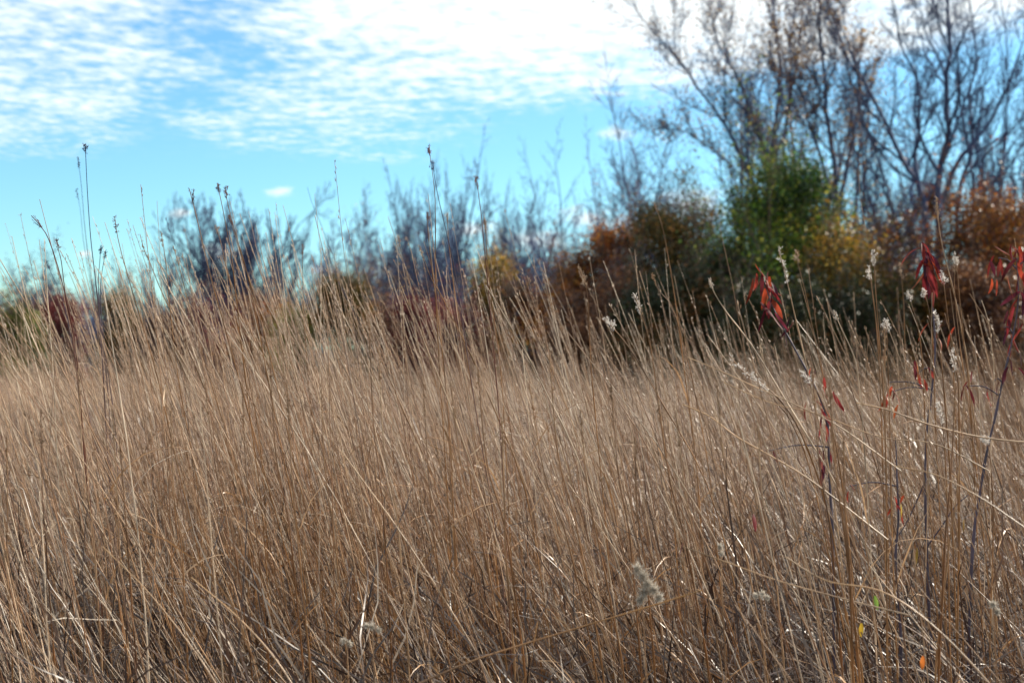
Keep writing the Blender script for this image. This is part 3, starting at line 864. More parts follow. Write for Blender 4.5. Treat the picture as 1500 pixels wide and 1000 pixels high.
def sapling(label, stem_px, d, clusters, singles=(), twigs=()):
    """clusters: (px, py, number, length m, tone, spread); stem_px from the top down"""
    d = d * 1.2
    pts = [P(a, b, d) for a, b in stem_px]
    root = pts[-1].copy(); root[2] = 0; root[0] += (pts[-1] - pts[-2])[0] * .4
    pts.append(root)
    path = resample(pts[::-1], 26)
    t = thing('red_leaved_sapling', label, 'sapling', root, 'red leaved saplings in the grass')
    b = Bag(); d_scale = 1.22; rad = np.linspace(.0040, .0012, 26); rad[[5, 9, 13, 17, 21]] *= 1.35
    b.tube(path, rad, .5, 7)
    lf = Bag()
    for tw in twigs:
        q = resample([P(a, bb, d + dz) for a, bb, dz in tw], 8); b.tube(q, np.linspace(.0022, .0011, 8), .6, 5)
    for (cx, cy, num, ln, tone, spr) in clusters:
        c0 = P(cx, cy, d)
        near = path[np.argmin(np.linalg.norm(path - c0, axis=1))]
        if np.linalg.norm(near - c0) > .02:
            b.tube(resample([near, (near + c0) / 2 + (0, 0, .01), c0], 6), np.linspace(.002, .001, 6), .6, 5)
        for k in range(num):
            bb = c0 + rng.normal(0, 1, 3) * (.012, .012, .02) * spr
            dr = np.array([rng.normal(0, .33), rng.normal(0, .33), -1.0 + rng.uniform(0, .6)])
            lance_leaf(lf, bb, dr, ln * 1.1 * rng.uniform(.5, 1.15), ln * rng.uniform(.13, .20), float(np.clip(tone * .8 + rng.normal(-.04, .2), 0, 1)), rng.uniform(-1.1, 1.1))
    b.build('stem', M['twig_slate'], t, smooth=True)
    lf.build('leaves', M['leaf_red'], t, smooth=True)
    return t


sapling('slender sapling topped by a hanging bunch of crimson leaves, nearest the field centre',
        [(1112, 392), (1122, 420), (1132, 450), (1150, 485), (1165, 512), (1180, 540), (1200, 580), (1212, 620), (1215, 700), (1220, 800), (1222, 1000)], 3.0,
        [(1112, 396, 6, .062, .65, .8), (1121, 412, 6, .075, .6, .8), (1128, 440, 8, .078, .25, .9), (1152, 470, 3, .055, .2, .8), (1195, 555, 5, .05, .6, 1.2),
         (1203, 600, 6, .08, .5, 1.2), (1208, 660, 6, .06, .4, 1), (1126, 660, 2, .04, .4, 1)])
sapling('slate stemmed sapling with long drooping red leaves at its tip',
        [(1350, 362), (1357, 380), (1363, 420), (1368, 470), (1370, 520), (1364, 580), (1357, 640), (1355, 720), (1358, 800), (1360, 880), (1366, 1000)], 3.0,
        [(1352, 365, 6, .075, .6, .9), (1360, 370, 6, .095, .35, .9), (1366, 385, 5, .09, .25, .8), (1357, 388, 5, .10, .8, .7), (1375, 490, 5, .055, .85, 1),
         (1347, 545, 5, .05, .75, 1), (1300, 560, 3, .06, .5, 1), (1302, 575, 5, .05, .75, 1)],
        twigs=[[(1357, 700, 0), (1340, 740, .02), (1325, 770, .03), (1305, 800, .05)], [(1358, 800, 0), (1380, 770, -.02), (1400, 740, -.04), (1425, 720, -.05)]])
sapling('sapling leaning in from the right edge with mixed orange and crimson leaves',
        [(1490, 395), (1492, 430), (1488, 470), (1478, 520), (1468, 560), (1458, 610), (1446, 660), (1436, 720), (1425, 800), (1418, 1000)], 2.9,
        [(1462, 378, 9, .052, .85, 1.6), (1490, 378, 8, .06, .75, 1.8), (1505, 385, 8, .06, .7, 1.8), (1495, 420, 8, .075, .25, 1.4), (1488, 460, 6, .05, .4, 1.2),
         (1480, 540, 5, .05, .1, 1.2), (1455, 560, 5, .04, .15, 1), (1420, 565, 3, .05, .45, 1), (1470, 480, 3, .04, .3, 1)])
sapling('short leafless looking sapling with a few small red leaves low at right',
        [(1312, 640), (1314, 700), (1316, 760), (1312, 820), (1318, 900), (1320, 1000)], 2.8,
        [(1312, 735, 5, .035, .9, .8), (1244, 712, 2, .035, .5, .5)])


def loose_leaf(px, py, d, ln, mat, tone, label, cat='leaf'):
    c0 = P(px, py, d); lf = Bag()
    lance_leaf(lf, c0 - c0, (rng.normal(0, .2), rng.normal(0, .2), -1), ln, ln * .34, tone, .5)
    o = lf.build('autumn_leaf', M[mat], smooth=True); o.location = tuple(c0)
    o['label'] = label; o['category'] = cat; o['group'] = 'single autumn leaves caught in the grass'


loose_leaf(1343, 802, 2.7, .032, 'leaf_yellow', .4, 'yellow leaf hanging beside the slate sapling stem')
loose_leaf(1320, 738, 2.7, .026, 'leaf_yellow', .9, 'small bright yellow leaf under the orange one')
loose_leaf(1281, 872, 2.5, .026, 'leaf_green', .8, 'small green leaf low in the right tangle')
loose_leaf(1262, 912, 2.5, .026, 'leaf_yellow', .6, 'yellow green leaf lowest in the right tangle')
loose_leaf(1104, 752, 2.7, .036, 'leaf_red', .35, 'narrow red leaf alone right of bottom centre')
loose_leaf(1412, 760, 2.7, .025, 'leaf_yellow', .1, 'dull amber leaf right of the slate sapling stem')
loose_leaf(1000, 795, 2.7, .026, 'leaf_red', .1, 'dark red leaf curled on a stem near bottom centre')
loose_leaf(1352, 960, 2.5, .026, 'leaf_red', .95, 'orange leaf near the bottom right edge')


def puff(px, py, d, pts, rad, label):
    """a head of seed fluff on a dry stalk"""
    c0 = P(px, py, d)
    root = np.array([c0[0] + .03, c0[1], 0])
    t = thing('fluffy_seed_plant', label, 'seed head', root, 'fluffy seed plants in the grass')
    b = Bag(); b.tube(resample([root, (root + c0) / 2 + (.01, 0, 0), c0], 12), np.linspace(.002, .001, 12), .5, 5)
    b.build('stem', M['stem'], t, smooth=True)
    f = Bag()
    for (ox, oy, k) in pts:
        cc = P(px + ox, py + oy, d)
        n = 300
        dv = rng.normal(size=(n, 3)); dv /= np.linalg.norm(dv, axis=1, keepdims=True)
        rad_ = rad * (.5 if rad < .015 else .75)
        st = cc + dv * rng.uniform(0, .5, (n, 1)) * rad_ * k
        e = cc + dv * rng.uniform(.5, 1.35, (n, 1)) ** 1.5 * rad_ * k + rng.normal(0, .0016, (n, 3))
        hp = np.stack([st, (st + e) / 2 + rng.normal(0, .0009, (n, 3)), e], 1)
        f.ribbons(hp, np.tile([[.0009, .0007, .0003]], (n, 1)), sides_for(hp), rng.random(n))
    f.build('fluff', M['fluff'], t)


puff(940, 845, 2.5, [(-6, -12, 1), (2, -2, 1), (8, 10, 1.05), (4, 22, 1), (18, 18, .9), (26, 30, .8), (-2, 34, .7)], .017, 'large white fluffy seed head caught on stems at bottom centre')
puff(545, 918, 2.5, [(-8, -2, .8), (0, 0, 1), (10, 4, .8)], .012, 'small cream fluff tuft low, left of bottom centre')
puff(508, 938, 2.5, [(-4, 0, 1), (4, 4, .9)], .011, 'tiny cream fluff tuft lowest, left of bottom centre')
puff(1115, 872, 2.5, [(-8, 0, .8), (2, -3, .9), (9, 3, .7)], .012, 'curved white fluff tuft low right of centre')
puff(1455, 885, 2.4, [(0, 0, 1), (6, 10, .8)], .013, 'white fluff tuft in the lower right tangle')
puff(1055, 800, 2.5, [(0, 0, 1), (2, 10, .8)], .010, 'small white fluff tuft between the centre and the green leaf')


# ------------------------------------------------------------------ trees and shrubs
class Grow:
    def fit(self, base, H, W, q=97.5):
        A = np.array([tuple(q) for ls in self.lines.values() for pts, _ in ls for q in pts]) - np.asarray(base)
        zs = H / np.percentile(A[:, 2], q)
        w = np.percentile(A[:, 0], q) - np.percentile(A[:, 0], 100 - q)
        xs = min(3, max(.35, W / w)) if W else 1
        B = Vector(base)
        f = lambda q: Vector((B.x + (q.x - B.x) * xs, B.y + (q.y - B.y) * xs, max(-.2, (q.z - B.z) * zs)))
        for k, ls in self.lines.items():
            self.lines[k] = [([f(q) for q in pts], rad) for pts, rad in ls]
        self.tips = [f(q) for q in self.tips]

    def __init__(self, seed):
        self.r = random.Random(seed)
        self.lines = {}      # level -> list of (pts, radii)
        self.tips = []

    def branch(self, p, d, L, r, lvl, pr):
        R = self.r
        n = pr['seg'][min(lvl, len(pr['seg']) - 1)]
        pts = [p.copy()]; rad = [r]
        wig = pr['wig']; up = pr['up'][min(lvl, len(pr['up']) - 1)]
        r1 = r * pr.get('taper', .45)
        dirs = [d.copy()]
        for k in range(n):
            d = Vector((d.x + R.gauss(0, wig), d.y + R.gauss(0, wig), d.z + R.gauss(0, wig * .6) + up)).normalized()
            p = p + d * (L / n)
            pts.append(p.copy()); rad.append(r + (r1 - r) * (k + 1) / n); dirs.append(d.copy())
        self.lines.setdefault(lvl, []).append((pts, rad))
        self.sprout(pts, rad, dirs, L, lvl, pr)

    def sprout(self, pts, rad, dirs, L, lvl, pr):
        R = self.r
        n = len(pts) - 1
        if lvl >= pr['depth']:
            self.tips.append(pts[-1]); self.tips.append(pts[len(pts) // 2])
            return
        cn = pr['n'][lvl]
        t0 = pr['t0'][lvl]
        for c in range(cn):
            f = t0 + (1 - t0) * (c + R.random()) / cn
            k = min(n - 1, int(f * n)); fr = f * n - k
            q = pts[k].lerp(pts[k + 1], fr)
            rr = rad[k] + (rad[k + 1] - rad[k]) * fr
            dd = dirs[k + 1]
            ax = dd.orthogonal(); ax.rotate(Matrix.Rotation(R.uniform(0, 2 * math.pi), 3, dd))
            a = R.gauss(pr['ang'][lvl], pr['ang'][lvl] * .25)
            nd = (dd * math.cos(a) + ax * math.sin(a)).normalized()
            Ln = L * pr['ratio'][lvl] * R.uniform(.6, 1.2) * (1.15 - pr.get('short', .55) * f)
            self.branch(q, nd, Ln, max(pr['rmin'], min(rr * .62, Ln * .022)), lvl + 1, pr)
        if pr.get('tipcont', 1):
            self.branch(pts[-1], dirs[-1], L * .45, rad[-1] * .95, lvl + 1, pr)

    def bags(self, split=2):
        th, tw = Bag(), Bag()
        by = {}
        for lvl, ls in self.lines.items():
            for pts, rad in ls:
                by.setdefault((lvl, len(pts)), []).append((pts, rad))
        for (lvl, k), ls in by.items():
            p = np.array([[tuple(q) for q in pts] for pts, _ in ls]); r = np.array([rad for _, rad in ls])
            tone = rng.random(len(ls))
            (th if lvl < split else tw).tubes(p, r, tone, 6 if lvl == 0 else (5 if lvl == 1 else 3))
        return th, tw


BASEPR = dict(depth=4, n=(7, 6, 5, 4), t0=(.25, .2, .15, .1), ang=(.55, .6, .65, .7), ratio=(.55, .5, .5, .55), up=(.02, .05, .05, .04, .02), wig=.11,
              seg=(8, 6, 4, 3, 3), rmin=.007, taper=.45)


def tree(name, label, px, ytop, d, spread, seed, pr=None, stems=1, bark='bark', leaf=None, nleaf=0, leafsize=.06, cat='tree', group=None, lean=0, guides=None, sig=.25, droop=.0, leafz=None, wpx=None, fitq=97.5):
    pr = dict(BASEPR, **(pr or {}))
    pr['rmin'] = max(pr['rmin'], d * (.00018 if name == 'bare_tree' else .00015))
    base = P(px, 510, d); base[2] = 0
    H = (P(px, ytop, d)[2])
    t = thing(name, label, cat, base, group)
    g = Grow(seed)
    R = g.r
    if guides:
        for gd in guides:
            pts0 = []
            dep = 0; drift = R.uniform(-.25, .25)
            for q in gd['p']:
                dep += drift + R.gauss(0, .12)
                pts0.append(P(q[0], q[1], d + dep + gd.get('dz', 0)))
            if gd.get('root', True):
                lo = pts0[-1].copy() if False else None
            # guides run from the foot upwards
            path = resample(pts0, len(pts0) * 3)
            pts = [Vector(q) + Vector((R.gauss(0, .02), R.gauss(0, .02), 0)) for q in path]
            if gd.get('root', True):
                pts[0].z = 0
            n = len(pts)
            rad = [gd['r'] * .85 * (1 - .76 * k / (n - 1)) for k in range(n)]
            dirs = [(pts[min(k + 1, n - 1)] - pts[max(0, k - 1)]).normalized() for k in range(n)]
            L = sum((pts[k + 1] - pts[k]).length for k in range(n - 1))
            g.lines.setdefault(0, []).append((pts, rad))
            pp = dict(pr); pp['n'] = (gd.get('n', pr['n'][0]),) + tuple(pr['n'][1:])
            g.sprout(pts, rad, dirs, L * gd.get('k', .7), 0, pp)
    else:
        for s in range(stems):
            a = (s + R.random() * .6) * 2 * math.pi / stems
            o = spread * (0 if stems == 1 else R.random() ** .5 * 1.35)
            dv = Vector((math.cos(a) * o + lean, math.sin(a) * o * .8, 1)).normalized()
            L = H * R.uniform(.62, .74) / max(.6, dv.z) * (1 if stems == 1 else R.uniform(.8, 1))
            g.branch(Vector(base) + Vector((math.cos(a), math.sin(a), 0)) * (0 if stems == 1 else .18), dv, L, .011 * H * (1 if stems == 1 else .62), 0, pr)
    if not guides:
        g.fit(base, H, (wpx / F * d) if wpx else None, fitq)
    th, tw = g.bags()
    th.build('trunk', M[bark], t, smooth=True)
    crown = tw.build('crown', M[bark], t)
    if leaf and nleaf:
        tips = np.array([tuple(q) for q in g.tips])
        if leafz: tips = tips[(tips[:, 2] < leafz[1] * H) & (tips[:, 2] > leafz[0] * H)]
        c = tips[rng.integers(0, len(tips), nleaf)] + rng.normal(0, sig, (nleaf, 3))
        c[:, 2] = np.maximum(c[:, 2], .15)
        lb = Bag(); lb.leaves(c, rng.uniform(.6, 1.3, nleaf) * leafsize, np.clip(rng.normal(.45, .25, nleaf) + .25 * fbm(c[:, 0], c[:, 2], 1.4, seed), 0, 1), .7, droop)
        lb.build('leaves', M[leaf], t)
    return t, g


SPIRE = dict(n=(13, 7, 5, 3), ang=(.62, .6, .6, .7), ratio=(.42, .5, .5, .5), up=(.03, .05, .04, .02), t0=(.3, .2, .1, .1))
VASE = dict(n=(7, 6, 5, 3), ang=(.32, .38, .45, .5), ratio=(.5, .5, .5, .5), up=(.04, .06, .05, .03), t0=(.2, .2, .15, .1))
ROUND = dict(n=(11, 8, 6, 3), ang=(.75, .65, .65, .7), ratio=(.42, .5, .5, .5), up=(.03, .05, .04, .02), t0=(.25, .15, .1, .1))

GT = 'bare trees along the far edge of the field'
tree('bare_tree', 'rounded thin tree at the far left edge with a few tan leaves', 28, 378, wpx=75, d=88, spread=.3, seed=1, pr=ROUND, stems=2, leaf='f_tan', nleaf=1400, leafsize=.10, group=GT, sig=.4)
tree('bare_tree', 'small bare tree between the rounded left tree and the red shrub', 68, 412, wpx=50, d=84, spread=.3, seed=2, pr=ROUND, stems=2, group=GT)
tree('bare_tree', 'low bare tree directly behind the olive shrub on the left', 165, 408, wpx=60, d=80, spread=.35, seed=3, pr=VASE, stems=3, group=GT)
tree('bare_tree', 'low bare tree right of the olive shrub on the left', 212, 392, wpx=60, d=78, spread=.35, seed=4, pr=VASE, stems=3, group=GT)
tree('bare_tree', 'wide bare vase-shaped tree fanning many upright branches into the sky', 348, 288, wpx=225, d=68, spread=.40, seed=5,
     pr=dict(VASE, n=(9, 7, 5, 3), t0=(.15, .15, .15, .1), tipcont=0, ratio=(.40, .5, .5, .5)), fitq=99.7, stems=20, bark='bark', group=GT)
tree('bare_tree', 'bare bushy tree on the right shoulder of the vase-shaped tree', 425, 352, wpx=90, d=70, spread=.4, seed=6, pr=VASE, stems=4, group=GT)
tree('bare_tree', 'bare bushy tree on the left shoulder of the vase-shaped tree', 268, 350, wpx=90, d=72, spread=.38, seed=7, pr=VASE, stems=4, group=GT)
tree('bare_tree', 'tan leaved tree starting the central row on its left', 538, 345, wpx=75, d=74, spread=.25, seed=8, pr=ROUND, stems=2, leaf='f_tan', nleaf=2600, leafsize=.10, group=GT, sig=.4)
tree('bare_tree', 'thin bare tree behind the tan leaved tree', 520, 318, wpx=75, d=92, spread=.34, seed=9, pr=ROUND, stems=1, bark='bark_pale', group=GT)
tree('bare_tree', 'slim bare tree just right of the tan leaved tree', 572, 305, wpx=75, d=84, spread=.34, seed=10, pr=ROUND, stems=3, group=GT)
tree('bare_tree', 'bare tree with clustered top, left of the tallest in the central row', 603, 282, wpx=82, d=80, spread=.36, seed=12, pr=ROUND, stems=3, group=GT)
tree('bare_tree', 'bare tree hidden behind the tallest foreground grass stalk', 636, 305, wpx=75, d=82, spread=.34, seed=13, pr=ROUND, stems=3, group=GT)
tree('bare_tree', 'tallest spire-like bare tree of the central row', 682, 248, wpx=90, d=78, spread=.15, seed=14, pr=dict(SPIRE, n=(14, 5, 4, 3)), stems=1, group=GT)
tree('bare_tree', 'bare tree tucked left under the tallest spire-like tree', 658, 318, wpx=75, d=86, spread=.34, seed=15, pr=ROUND, stems=3, bark='bark_pale', group=GT)
tree('bare_tree', 'broad bare tree right of the tallest spire-like tree', 724, 298, wpx=80, d=80, spread=.28, seed=16, pr=ROUND, stems=3, group=GT)
tree('bare_tree', 'bare tree with flat top beyond the broad one', 756, 330, wpx=75, d=84, spread=.25, seed=17, pr=ROUND, stems=2, group=GT)
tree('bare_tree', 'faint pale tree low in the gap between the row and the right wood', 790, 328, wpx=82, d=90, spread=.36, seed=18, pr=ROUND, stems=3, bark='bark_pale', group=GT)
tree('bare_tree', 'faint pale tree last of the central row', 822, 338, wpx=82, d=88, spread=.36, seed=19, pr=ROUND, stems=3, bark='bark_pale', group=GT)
tree('bare_tree', 'narrow bare tree with upswept limbs beside the white cloud, left one', 848, 222, wpx=90, d=58, spread=.2, seed=20, pr=dict(SPIRE, n=(7, 4, 4, 3)), stems=2, bark='bark', group=GT, lean=-.06)
tree('bare_tree', 'narrow bare tree with upswept limbs beside the white cloud, right one', 888, 228, wpx=90, d=60, spread=.18, seed=21, pr=dict(SPIRE, n=(6, 4, 4, 3)), stems=2, bark='bark_pale', group=GT)
tree('bare_tree', 'rounded bare tree with dense fine twigs left of the great leafy tree', 955, 168, wpx=110, d=56, spread=.22, seed=22, pr=dict(ROUND, ang=(.6, .6, .6, .6), up=(.03, .1, .06, .03)), stems=2, group=GT)
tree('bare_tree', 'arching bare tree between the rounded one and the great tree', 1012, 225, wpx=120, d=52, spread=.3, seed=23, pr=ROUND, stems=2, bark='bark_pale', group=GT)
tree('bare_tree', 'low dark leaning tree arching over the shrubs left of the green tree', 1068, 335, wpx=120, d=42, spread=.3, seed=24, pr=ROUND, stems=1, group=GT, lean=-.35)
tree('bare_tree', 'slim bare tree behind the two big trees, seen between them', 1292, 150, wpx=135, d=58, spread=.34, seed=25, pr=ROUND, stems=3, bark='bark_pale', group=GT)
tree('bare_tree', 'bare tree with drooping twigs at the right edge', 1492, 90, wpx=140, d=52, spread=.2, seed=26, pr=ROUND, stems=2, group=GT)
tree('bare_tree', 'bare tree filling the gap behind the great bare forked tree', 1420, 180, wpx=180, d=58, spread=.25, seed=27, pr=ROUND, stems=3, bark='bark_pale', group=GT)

BIG = dict(n=(11, 7, 5, 4), ang=(.5, .5, .58, .65), ratio=(.40, .5, .5, .5), up=(.02, .09, .07, .04), t0=(.3, .15, .1, .1), rmin=.008)
tree('large_tree', 'great tree with brown leaf remnants and a fan of rising limbs', 1140, 0, 44, .3, 31, BIG, bark='bark', leaf='f_tan', nleaf=5200, leafsize=.075, sig=.28,
     guides=[dict(p=[(1150, 520), (1142, 400), (1128, 320), (1106, 275), (1080, 215), (1050, 165), (1012, 115), (972, 62)], r=.10, n=15, k=.5),
             dict(p=[(1142, 400), (1132, 300), (1124, 235), (1102, 165), (1078, 110), (1052, 62), (1040, 10)], r=.085, n=14, k=.45, root=False),
             dict(p=[(1142, 400), (1136, 300), (1130, 240), (1138, 165), (1142, 90), (1134, 20), (1128, -60)], r=.09, n=15, k=.45, root=False),
             dict(p=[(1130, 240), (1150, 190), (1162, 120), (1172, 50), (1182, -40)], r=.07, n=9, k=.6, root=False),
             dict(p=[(1106, 275), (1060, 235), (1010, 195), (975, 190)], r=.05, n=8, k=.6, root=False)])
tree('large_tree', 'twin stemmed leafy crowned tree between the great tree and the bare forked tree', 1225, 0, 43, .3, 32, BIG, bark='bark', leaf='f_tan', nleaf=6500, leafsize=.075, sig=.30,
     guides=[dict(p=[(1232, 520), (1228, 400), (1226, 320), (1222, 240), (1212, 180), (1208, 110), (1200, 40), (1204, -50)], r=.12, n=16, k=.42),
             dict(p=[(1228, 330), (1240, 250), (1252, 190), (1258, 120), (1240, 60), (1235, 0)], r=.08, n=11, k=.55, root=False),
             dict(p=[(1224, 300), (1205, 240), (1185, 180), (1170, 120), (1165, 60)], r=.07, n=10, k=.5, root=False)])
for lab_, px_, yt_, d_, w_, sd_, bk_, lf_ in (
        ('upright thin trunked tree rising behind the left side of the great tree', 1085, 60, 50, 90, 131, 'bark', 0),
        ('upright tree behind the middle of the great tree, orange leaves scattered', 1168, -40, 49, 110, 132, 'bark', 1800),
        ('dense twigged tree between the great tree and the forked tree, orange specks', 1262, 40, 47, 110, 133, 'bark', 2600),
        ('thin dark trunked tree left of the forked tree', 1318, 90, 46, 90, 134, 'bark', 0),
        ('slim upright tree behind the right limbs of the forked tree', 1448, 10, 48, 110, 135, 'bark', 0)):
    tree('tall_tree', lab_, px_, yt_, wpx=w_ * 1.45, d=d_, spread=.26, seed=sd_, pr=dict(SPIRE, n=(9, 6, 4, 3), ratio=(.42, .5, .5, .5), depth=4), stems=2, bark=bk_,
         leaf='f_gold' if lf_ else None, nleaf=lf_, leafsize=.09, sig=.4, group='tall thin trees woven behind the large ones')
tree('large_tree', 'great bare tree forking low into long spreading limbs at right', 1365, 0, 41, .3, 33,
     dict(BIG, n=(10, 7, 5, 3), wig=.14), bark='bark',
     guides=[dict(p=[(1366, 520), (1360, 400), (1358, 330), (1350, 280), (1322, 235), (1300, 185), (1272, 130), (1240, 85), (1222, 30)], r=.11, n=15, k=.45),
             dict(p=[(1375, 520), (1376, 380), (1374, 300), (1378, 240), (1388, 190), (1386, 120), (1392, 70), (1388, 10), (1396, -50)], r=.14, n=13, k=.5, dz=.4),
             dict(p=[(1350, 290), (1340, 230), (1348, 180), (1342, 120), (1322, 70), (1310, 10)], r=.08, n=11, k=.55, root=False),
             dict(p=[(1376, 320), (1396, 250), (1425, 210), (1452, 175), (1478, 120), (1500, 60)], r=.10, n=11, k=.55, root=False),
             dict(p=[(1388, 120), (1372, 80), (1352, 40), (1345, -20)], r=.05, n=8, k=.6, root=False)])
tree('large_tree', 'slender dark trunked tree right of the forked one, rust leaves low on it', 1405, 40, 42, .3, 34, dict(BIG, n=(8, 5, 4, 3)), bark='bark', leaf='f_rust', nleaf=2500, leafsize=.08, leafz=(0, .55),
     guides=[dict(p=[(1402, 520), (1404, 400), (1402, 330), (1408, 270), (1424, 220), (1420, 150), (1430, 90), (1425, 30)], r=.10, n=11, k=.5),
             dict(p=[(1404, 330), (1440, 280), (1475, 250), (1510, 190)], r=.06, n=9, k=.6, root=False)])

# the far wood behind everything: nobody could count its stems
fw = Bag(); fl = Bag()
for k in range(78):
    g = Grow(900 + k)
    x0 = -58 + 118 * (k + g.r.random()) / 78
    y0 = 100 + g.r.uniform(-5, 12)
    hh = g.r.uniform(.8, 1.12) * (5.0 if x0 < -14 else (8.8 if x0 < 8 else 10.5))
    pr = dict(BASEPR, **(ROUND if k % 2 else SPIRE)); pr['depth'] = 3; pr['rmin'] = .018; pr['n'] = (12, 8, 6, 3)
    for s_ in range(3):
        g.branch(Vector((x0 + g.r.uniform(-.8, .8), y0 + g.r.uniform(-1, 1), 0)), Vector((g.r.gauss(0, .2), g.r.gauss(0, .2), 1)).normalized(), hh * .8, .07, 0, pr)
    g.fit((x0, y0, 0), hh, 3.6)
    a_, b_ = g.bags()
    for q in (a_, b_):
        fw._add(np.concatenate(q.V), np.concatenate(q.Q), np.concatenate(q.tone), np.concatenate(q.along))
    tips = np.array([tuple(q) for q in g.tips])
    tips = tips[tips[:, 2] < hh * .55]
    if len(tips):
        c = tips[rng.integers(0, len(tips), 700)] + rng.normal(0, .35, (700, 3)); c[:, 2] = np.maximum(c[:, 2], .2)
        fl.leaves(c, rng.uniform(.10, .2, 700), np.clip(rng.normal(.4, .25, 700), 0, 1), .7)
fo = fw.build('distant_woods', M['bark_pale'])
fo['kind'] = 'stuff'; fo['label'] = 'bluish band of far off bare wood along the horizon'; fo['category'] = 'wood'
q = fl.build('leaves', M['f_brown'], parent=fo); q['kind'] = 'stuff'

SHR = dict(depth=3, n=(7, 6, 5), ang=(.7, .7, .7), ratio=(.5, .55, .55), t0=(.1, .1, .1), up=(.02, .05, .03, .02), seg=(5, 4, 3, 3), rmin=.005, wig=.16)


def shrub(label, px, ytop, wpx, d, leaf, nleaf, seed, bark='bark_brown', size=.065, name='autumn_shrub', cat='shrub', sig=.17, grp='shrubs and thickets along the field edge'):
    H = P(px, ytop, d)[2]; W = wpx / F * d
    sp = min(1.1, .55 * W / H)
    H *= 1.0
    t_, g_ = tree(name, label, px, ytop + (510 - ytop) * .03, d, sp, seed, SHR, stems=max(4, int(5 + W)), bark=bark, cat=cat, group=grp, wpx=wpx * .8, fitq=94)
    R = g_.r
    cx, cy, _ = P(px, 510, d)
    C, T_ = [], []
    nl = int(16 + W * H * 1.5)
    nleaf = int(nleaf * 1.6)
    for k in range(nl):
        z = H * (R.random() ** .72) * .95
        f = z / H
        wz = W * .62 * (1.0 - .75 * max(0, f - .40) ** 1.3 * 1.4) * (.72 + .28 * min(1, f * 4))
        a = R.uniform(0, 2 * math.pi); rr = wz * R.random() ** .45
        lr = R.uniform(.16, .58) * (.62 + .13 * W)
        c0 = np.array((cx + math.cos(a) * rr, cy + math.sin(a) * rr * .8, min(z, H - lr * .8)))
        m_ = int(nleaf / nl * R.uniform(.6, 1.4))
        v = rng.normal(size=(m_, 3)); v /= np.linalg.norm(v, axis=1, keepdims=True)
        q = c0 + v * (rng.random((m_, 1)) ** .6) * lr * np.array([[1.15, 1.15, .8]]) + rng.normal(0, sig * 1.25, (m_, 3))
        C.append(q); T_.append(np.clip(rng.normal(.42 + R.gauss(0, .28), .32, m_), 0, 1))
    # a looser veil of leaves on the outer twigs
    tips = np.array([tuple(q) for q in g_.tips]); m_ = nleaf // 6
    C.append(tips[rng.integers(0, len(tips), m_)] + rng.normal(0, sig * .7, (m_, 3))); T_.append(np.clip(rng.normal(.5, .25, m_), 0, 1))
    C = np.concatenate(C); T_ = np.concatenate(T_)
    C[:, 2] = np.maximum(C[:, 2], .1)
    lb = Bag(); lb.leaves(C, rng.uniform(.6, 1.35, len(C)) * size * 1.2, T_, .7)
    lb.build('leaves', M[leaf], t_)
    return t_


shrub('yellow green bush at the far left edge', 24, 448, 70, 52, 'f_lime', 7000, 41, size=.075)
shrub('dark red bush second from the left edge', 90, 436, 95, 54, 'f_red', 9000, 42)
shrub('olive bush behind the tall blue grass stalk', 180, 432, 65, 52, 'f_olive', 6500, 43)
shrub('low brown thicket left of the vase-shaped tree', 238, 458, 80, 52, 'f_brown', 5000, 44)
shrub('red brown bush at the foot of the vase-shaped tree', 312, 440, 100, 52, 'f_red', 7000, 45)
shrub('warm rust bush right of the vase-shaped tree foot', 385, 432, 80, 50, 'f_rust', 6000, 46)
shrub('small yellow green bush between rust bush and dark olive bush', 428, 458, 60, 48, 'f_lime', 4500, 47)
shrub('upright dark olive bush left of the central tree row', 500, 404, 66, 48, 'f_olive', 9000, 48)
shrub('grey brown thicket under the tan leaved tree', 556, 446, 80, 50, 'f_brown', 5000, 49)
shrub('dark red bush under the clustered bare tree', 612, 440, 80, 48, 'f_red', 7000, 50)
shrub('wine red bush below the tallest spire-like tree', 668, 446, 90, 46, 'f_red', 8000, 51)
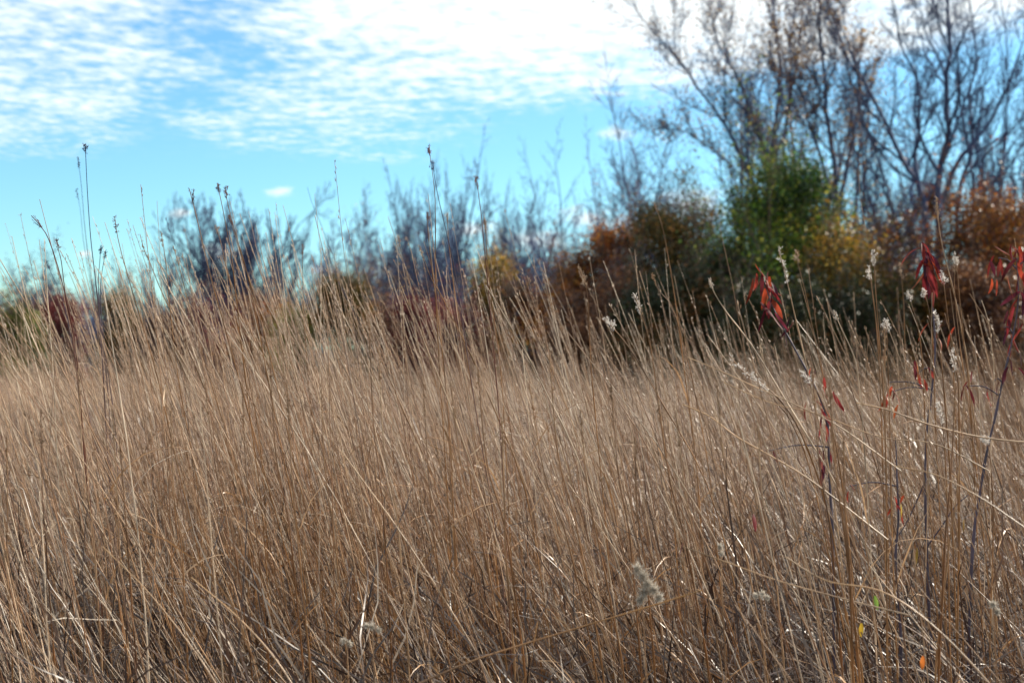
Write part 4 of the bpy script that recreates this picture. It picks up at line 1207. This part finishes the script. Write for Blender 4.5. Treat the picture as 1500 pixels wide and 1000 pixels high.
shrub('orange leaved bush rising in front of the central row', 722, 372, 52, 50, 'f_gold', 3800, 52, size=.08, sig=.22)
shrub('brown red thicket right of the orange leaved bush', 772, 418, 95, 46, 'f_rust', 8000, 53)
shrub('mottled orange and brown bush below the faint pale trees', 838, 372, 85, 43, 'f_rust', 9000, 54)
shrub('tall rust bush below the narrow upswept trees', 900, 332, 95, 43, 'f_rust', 11000, 55)
shrub('big olive brown bush with pointed top below the rounded bare tree', 985, 288, 130, 41, 'f_olive', 17000, 56)
shrub('low brown bush at the field edge in front of the tall rust bush', 880, 420, 130, 38, 'f_brown', 12000, 57)
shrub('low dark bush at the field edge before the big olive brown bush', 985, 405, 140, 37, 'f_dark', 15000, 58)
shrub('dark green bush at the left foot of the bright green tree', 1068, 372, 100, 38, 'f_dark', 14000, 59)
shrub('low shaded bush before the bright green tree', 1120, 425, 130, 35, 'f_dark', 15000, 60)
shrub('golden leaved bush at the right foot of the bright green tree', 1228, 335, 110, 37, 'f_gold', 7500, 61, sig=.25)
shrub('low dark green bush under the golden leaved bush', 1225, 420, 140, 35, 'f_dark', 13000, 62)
shrub('orange brown bush between golden bush and forked tree', 1305, 315, 90, 39, 'f_rust', 3600, 63, sig=.22)
shrub('low mottled olive bush under the forked tree', 1330, 410, 140, 36, 'f_olive', 13000, 64)
shrub('tall rust red bush climbing the slender dark trunk', 1425, 275, 110, 38, 'f_rust', 8500, 65, sig=.2)
shrub('rust red bush filling the right edge', 1490, 292, 120, 37, 'f_rust', 9000, 66, sig=.2)
shrub('low dark bush at the field edge under the right rust bushes', 1440, 400, 150, 35, 'f_brown', 14000, 67)
shrub('low brown bush in the corner past the right edge rust bush', 1540, 400, 140, 36, 'f_brown', 9000, 68)
shrub('brown bush past the left edge beside the yellow green bush', -45, 440, 120, 52, 'f_brown', 6000, 69)
shrub('bright green leafy tree standing before the great tree', 1150, 222, 165, 38.5, 'f_green', 21000, 70, name='green_tree', cat='tree', sig=.24, size=.075, grp='trees before the right hand wood')
